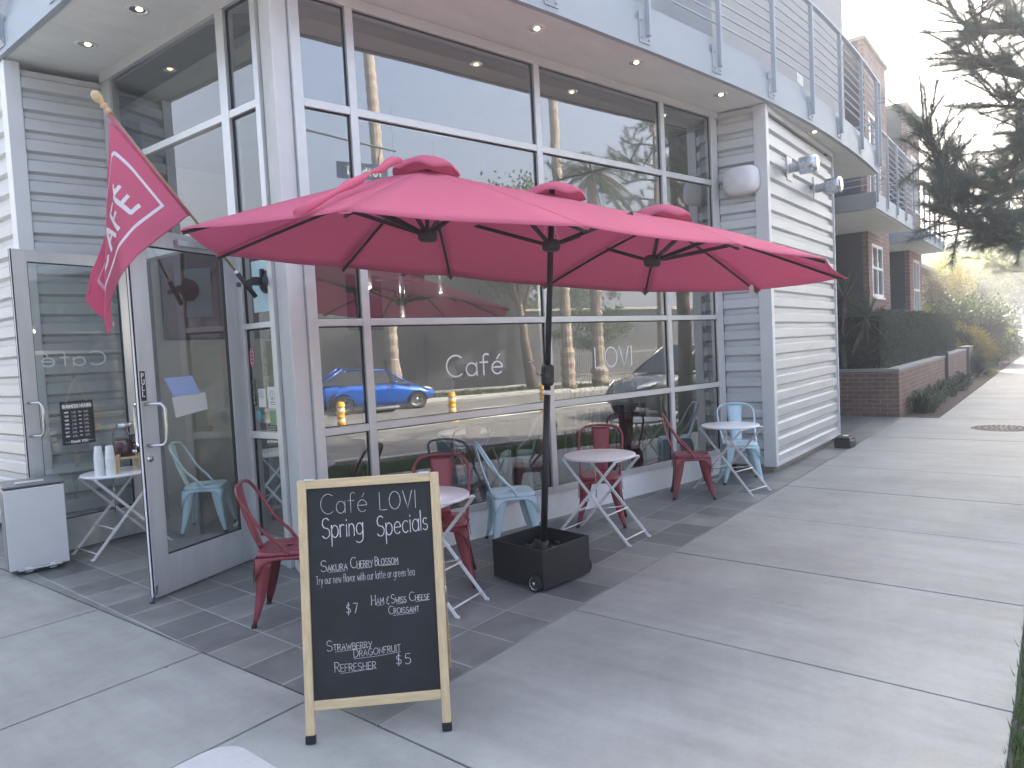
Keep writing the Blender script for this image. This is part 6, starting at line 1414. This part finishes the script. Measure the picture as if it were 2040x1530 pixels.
for k, (x, y) in enumerate(((6.1, -7.3), (9.2, -7.3), (12.0, -7.3), (14.6, -7.3), (18.5, -7.3))):
    o = thing('lane_bollard', ['leftmost yellow lane bollard, reflected in front of the blue car', 'yellow lane bollard reflected right of the blue car', 'yellow lane bollard reflected beside the umbrella pole', 'yellow lane bollard reflected under the LOVI lettering', 'yellow lane bollard farthest right down the road'][k], 'bollard', (x, y, ROADZ), group='yellow lane bollards on the road')
    mb = MB(); prof = [(0.0, 0.0), (0.15, 0.0), (0.14, 0.03), (0.09, 0.05)]
    for q in range(5): z = 0.06 + q * 0.135; prof += [(0.094, z), (0.108, z + 0.02), (0.108, z + 0.05), (0.092, z + 0.065), (0.090, z + 0.12)]
    prof += [(0.085, 0.74), (0.0, 0.75)]; mb.lathe(prof, n=16); p = mb.build('post', M['yellow'], o, world=False)
    for z in (0.265, 0.535): mb = MB(); mb.lathe([(0.094, z), (0.0945, z + 0.075)], n=16); mb.build('band', M['reflect'], o, world=False)
wh = thing('warehouse', 'long plain pale warehouse wall across the street, seen in the glass', 'building', (6, -19.5, 0))
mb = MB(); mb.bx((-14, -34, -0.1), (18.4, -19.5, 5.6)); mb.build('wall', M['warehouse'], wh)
mb = MB(); mb.bx((-14.1, -34.1, 5.601), (18.5, -19.4, 5.75)); mb.build('parapet', M['capstone'], wh)
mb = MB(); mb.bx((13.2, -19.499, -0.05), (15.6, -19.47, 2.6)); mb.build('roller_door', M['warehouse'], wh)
w2 = thing('rear_shed', 'lower long pale shed set back beyond the picket fence', 'building', (32, -27, 0))
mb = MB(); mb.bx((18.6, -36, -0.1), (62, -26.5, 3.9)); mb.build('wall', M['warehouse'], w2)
mb = MB(); mb.prism([(18.4, -36.2), (62.2, -36.2), (62.2, -26.2), (18.4, -26.2)], 3.901, 4.05); mb.build('roof', M['roof'], w2)
pf = thing('picket_fence', 'metal picket fence coloured as in shade beside the warehouse, seen in the glass', 'fence', (26, -19.4, 0))
mb = MB()
for k in range(115): mb.box((18.7 + k * 0.13, -19.4, 0.75), (0.03, 0.03, 1.6))
M['fence_shaded'] = mat('shaded_fence', (0.22, 0.22, 0.23), 0.6); mb.build('pickets', M['fence_shaded'], pf); mb = MB(); mb.bx((18.6, -19.42, 0.25), (33.7, -19.38, 0.30)); mb.bx((18.6, -19.42, 1.30), (33.7, -19.38, 1.35)); mb.build('rail', M['fence_shaded'], pf)  # white pickets given a grey that carries their shade
def palm(label, x, y, h, r, crown=True, fr=26, lean=0.0):
    t = thing('palm_tree', label, 'palm tree', (x, y, -0.05), group=None); mb = MB(); n = int(h / 0.22); pts = []; rs = []
    for i in range(n + 1): f = i / n; pts.append((x + lean * f * f, y, -0.1 + h * f)); rs.append(r * (1.25 - 0.4 * f) * (1 + (0.10 if i % 2 else -0.04)) * (1.25 if f < 0.08 else 1))
    mb.tube(pts, rs, 12, smooth=False); mb.build('trunk', M['palmbark'], t)
    mb = MB(); c = Vector(pts[-1])
    for k in range(fr):
        a = k * 2.4; e = rnd.uniform(-0.7, 1.3); L_ = rnd.uniform(1.9, 2.6); d = Vector((math.cos(a) * math.cos(e), math.sin(a) * math.cos(e), math.sin(e))); rib = []
        for q in range(9): f = q / 8; rib.append(c + d * L_ * f + Vector((0, 0, -1.15 * L_ * f * f * 0.55)))
        mb.tube(rib, [0.03 * (1 - q / 9) + 0.004 for q in range(9)], 4)
        for q in range(1, 8):
            for z in range(4):
                p = rib[q].lerp(rib[q + 1], z / 4); tg = (rib[q + 1] - rib[q]).normalized(); s_ = tg.cross(Vector((0, 0, 1)))
                s_ = s_.normalized() if s_.length > 0.01 else Vector((1, 0, 0))
                for sg in (-1, 1): mb.leaf(p, tg * 0.6 + s_ * sg + Vector((0, 0, -0.45)), 0.5 * (1 - 0.4 * q / 8), 0.035, Vector((0, 0, 1)))
    mb.build('fronds', M['palmleaf'], t); return t
palm('tall palm with a bare pale trunk behind the blue car', 10.25, -15.3, 18.5, 0.20, lean=-0.35)
palm('tall palm with a bare trunk, second along the far kerb', 18.0, -15.2, 19.5, 0.19, lean=-0.5)
palm('shorter palm with a full drooping crown across the street', 20.6, -16.6, 9.6, 0.24, fr=44)
leafy('broad leafy street tree with forked pale trunk across the street', (16.2, -15.1, -0.05), (15.6, -15.6, 6.2), (3.3, 2.8, 2.2), 9000, M['green'], 0.17, 0.10, 70, 0.26, name='street_tree')
leafy('dark bushy tree behind the picket fence', (24.5, -22.5, -0.05), (24.5, -22.5, 2.6), (2.2, 1.8, 1.5), 5000, M['green'], 0.15, 0.1, 40, 0.12, name='street_tree')
leafy('round green tree rising behind the low shed', (34, -40, -0.05), (34, -40, 6.5), (4.5, 3.5, 3.0), 6000, M['green'], 0.35, 0.22, 60, 0.3, name='street_tree')
leafy('grey green tree rising behind the warehouse end', (26, -38, -0.05), (26, -38, 6.0), (3.0, 3.0, 2.6), 5000, M['green'], 0.35, 0.22, 50, 0.3, name='street_tree')
pine('dark pine across the street, seen in the upper glass', (23.3, -15.4, 0), (23.4, -15.4, 12.6), auto_limbs((23.3, -15.4), 4.5, 12.2, 3.4, 26), M['needle'], 0.32, 0.006, 120, 0.22, 4)
sm_ = thing('street_sign', 'dark street name sign hung on a long mast arm, seen in the glass', 'street sign', (-2.6, -1.1, 0))
mb = MB(); mb.tube([(-2.6, -1.1, -0.1), (-2.6, -1.1, 6.3)], [0.12, 0.09], 14); mb.build('mast', M['galv'], sm_)
mb = MB(); mb.tube([(-2.6, -1.1, 5.9), (2.2, -3.0, 6.1), (7.2, -5.0, 6.12)], [0.06, 0.035, 0.02], 10); mb.build('mast_arm', M['darkmetal'], sm_)
mb = MB(); mb.bx((5.90, -5.06, 5.46), (7.0, -5.03, 5.81)); mb.tube([(6.2, -5.045, 5.8), (6.2, -4.62, 6.11)], 0.012, 6); mb.tube([(6.8, -5.045, 5.8), (6.8, -4.86, 6.12)], 0.012, 6); sp_ = mb.build('sign_plate', M['signgreen'], sm_)
mb = MB(); letter(mb, '10th ST', 0, 0, 0.17, lambda a, b: Vector((6.86 - a, -5.026, 5.55 + b)), 0.026, 0.2, width=0.8); mb.build('lettering', M['vinylback'], sp_)
# over the side street
sh2 = thing('stucco_house', 'plain cream house across the side street with a flat grey roof', 'building', (-24, 10, 0))
mb = MB(); mb.bx((-34, 2, -0.1), (-20, 22, 4.4)); mb.build('wall', M['cream'], sh2); mb = MB(); mb.bx((-34.4, 1.6, 4.401), (-19.5, 22.4, 4.65)); mb.build('roof', M['roof'], sh2)
for y in (4, 9, 14, 18.5):
    mb = MB(); mb.bx((-20.0 + 0.001, y, 1.0), (-19.95, y + 1.6, 2.6)); w = mb.build('window', M['white'], sh2); mb = MB(); mb.bx((-19.949, y + 0.1, 1.1), (-19.93, y + 1.5, 2.5)); mb.build('pane', M['houseglass'], w)
for k, (y, h, r) in enumerate(((1.0, 3.0, 2.6), (6.0, 3.8, 2.8), (11.0, 3.2, 2.7), (16.5, 4.2, 3.0))):
    leafy(['leafy tree across the side street nearest the crossing', 'taller leafy tree before the stucco house window', 'low leafy tree before the middle of the stucco house', 'tallest leafy tree at the far end of the stucco house'][k], (-17.6, y, -0.05), (-17.6, y, h), (2.2, r, h * 0.62), 6500, M['green'], 0.2, 0.12, 60, 0.16, name='street_tree')
th3 = thing('hedge', 'tall dark hedge added along the side street to darken the glass reflection', 'hedge', (-15.5, 10, 0)); mb = MB(); mb.bx((-16.2, -1.0, -0.1), (-15.1, 30, 2.7)); mb.build('core', M['hedgecore'], th3)  # unseen hedge added so the side glass reflects something dark
mb = MB()
for k in range(14000):
    y = rnd.uniform(-1.1, 30.1); z = rnd.uniform(0, 2.9); mb.leaf((-15.0 + rnd.uniform(-0.15, 0.1) - (0.5 * rnd.random() if z > 2.7 else 0), y, z + 0.12 * math.sin(y * 1.7)), (rnd.gauss(0.6, 0.5), rnd.gauss(0, 0.7), rnd.gauss(0.2, 0.7)), rnd.uniform(0.09, 0.18), 0.09)
mb.build('leaves', M['green'], th3)
flat('far_side_walk', M['kerb'], [[(-20, -1.5), (-14, -1.5), (-14, 70), (-20, 70)]], -0.3, 0.0)

# ================================================================ ADDED HAZE IN PLACE OF LENS VEIL
hz = MB(); hz.bx((-410, -410, -1.5), (410, 410, 26)); hm = bpy.data.materials.new('veil_haze'); hm.use_nodes = True
hn = hm.node_tree.nodes; hn.remove(hn['Principled BSDF']); pv_ = hn.new('ShaderNodeVolumePrincipled'); pv_.inputs['Color'].default_value = (0.88, 0.92, 1.0, 1); pv_.inputs['Density'].default_value = 0.0095; pv_.inputs['Anisotropy'].default_value = 0.62
hm.node_tree.links.new(pv_.outputs[0], hn['Material Output'].inputs['Volume'])
tag(hz.build('veil_haze', hm), kind='stuff')
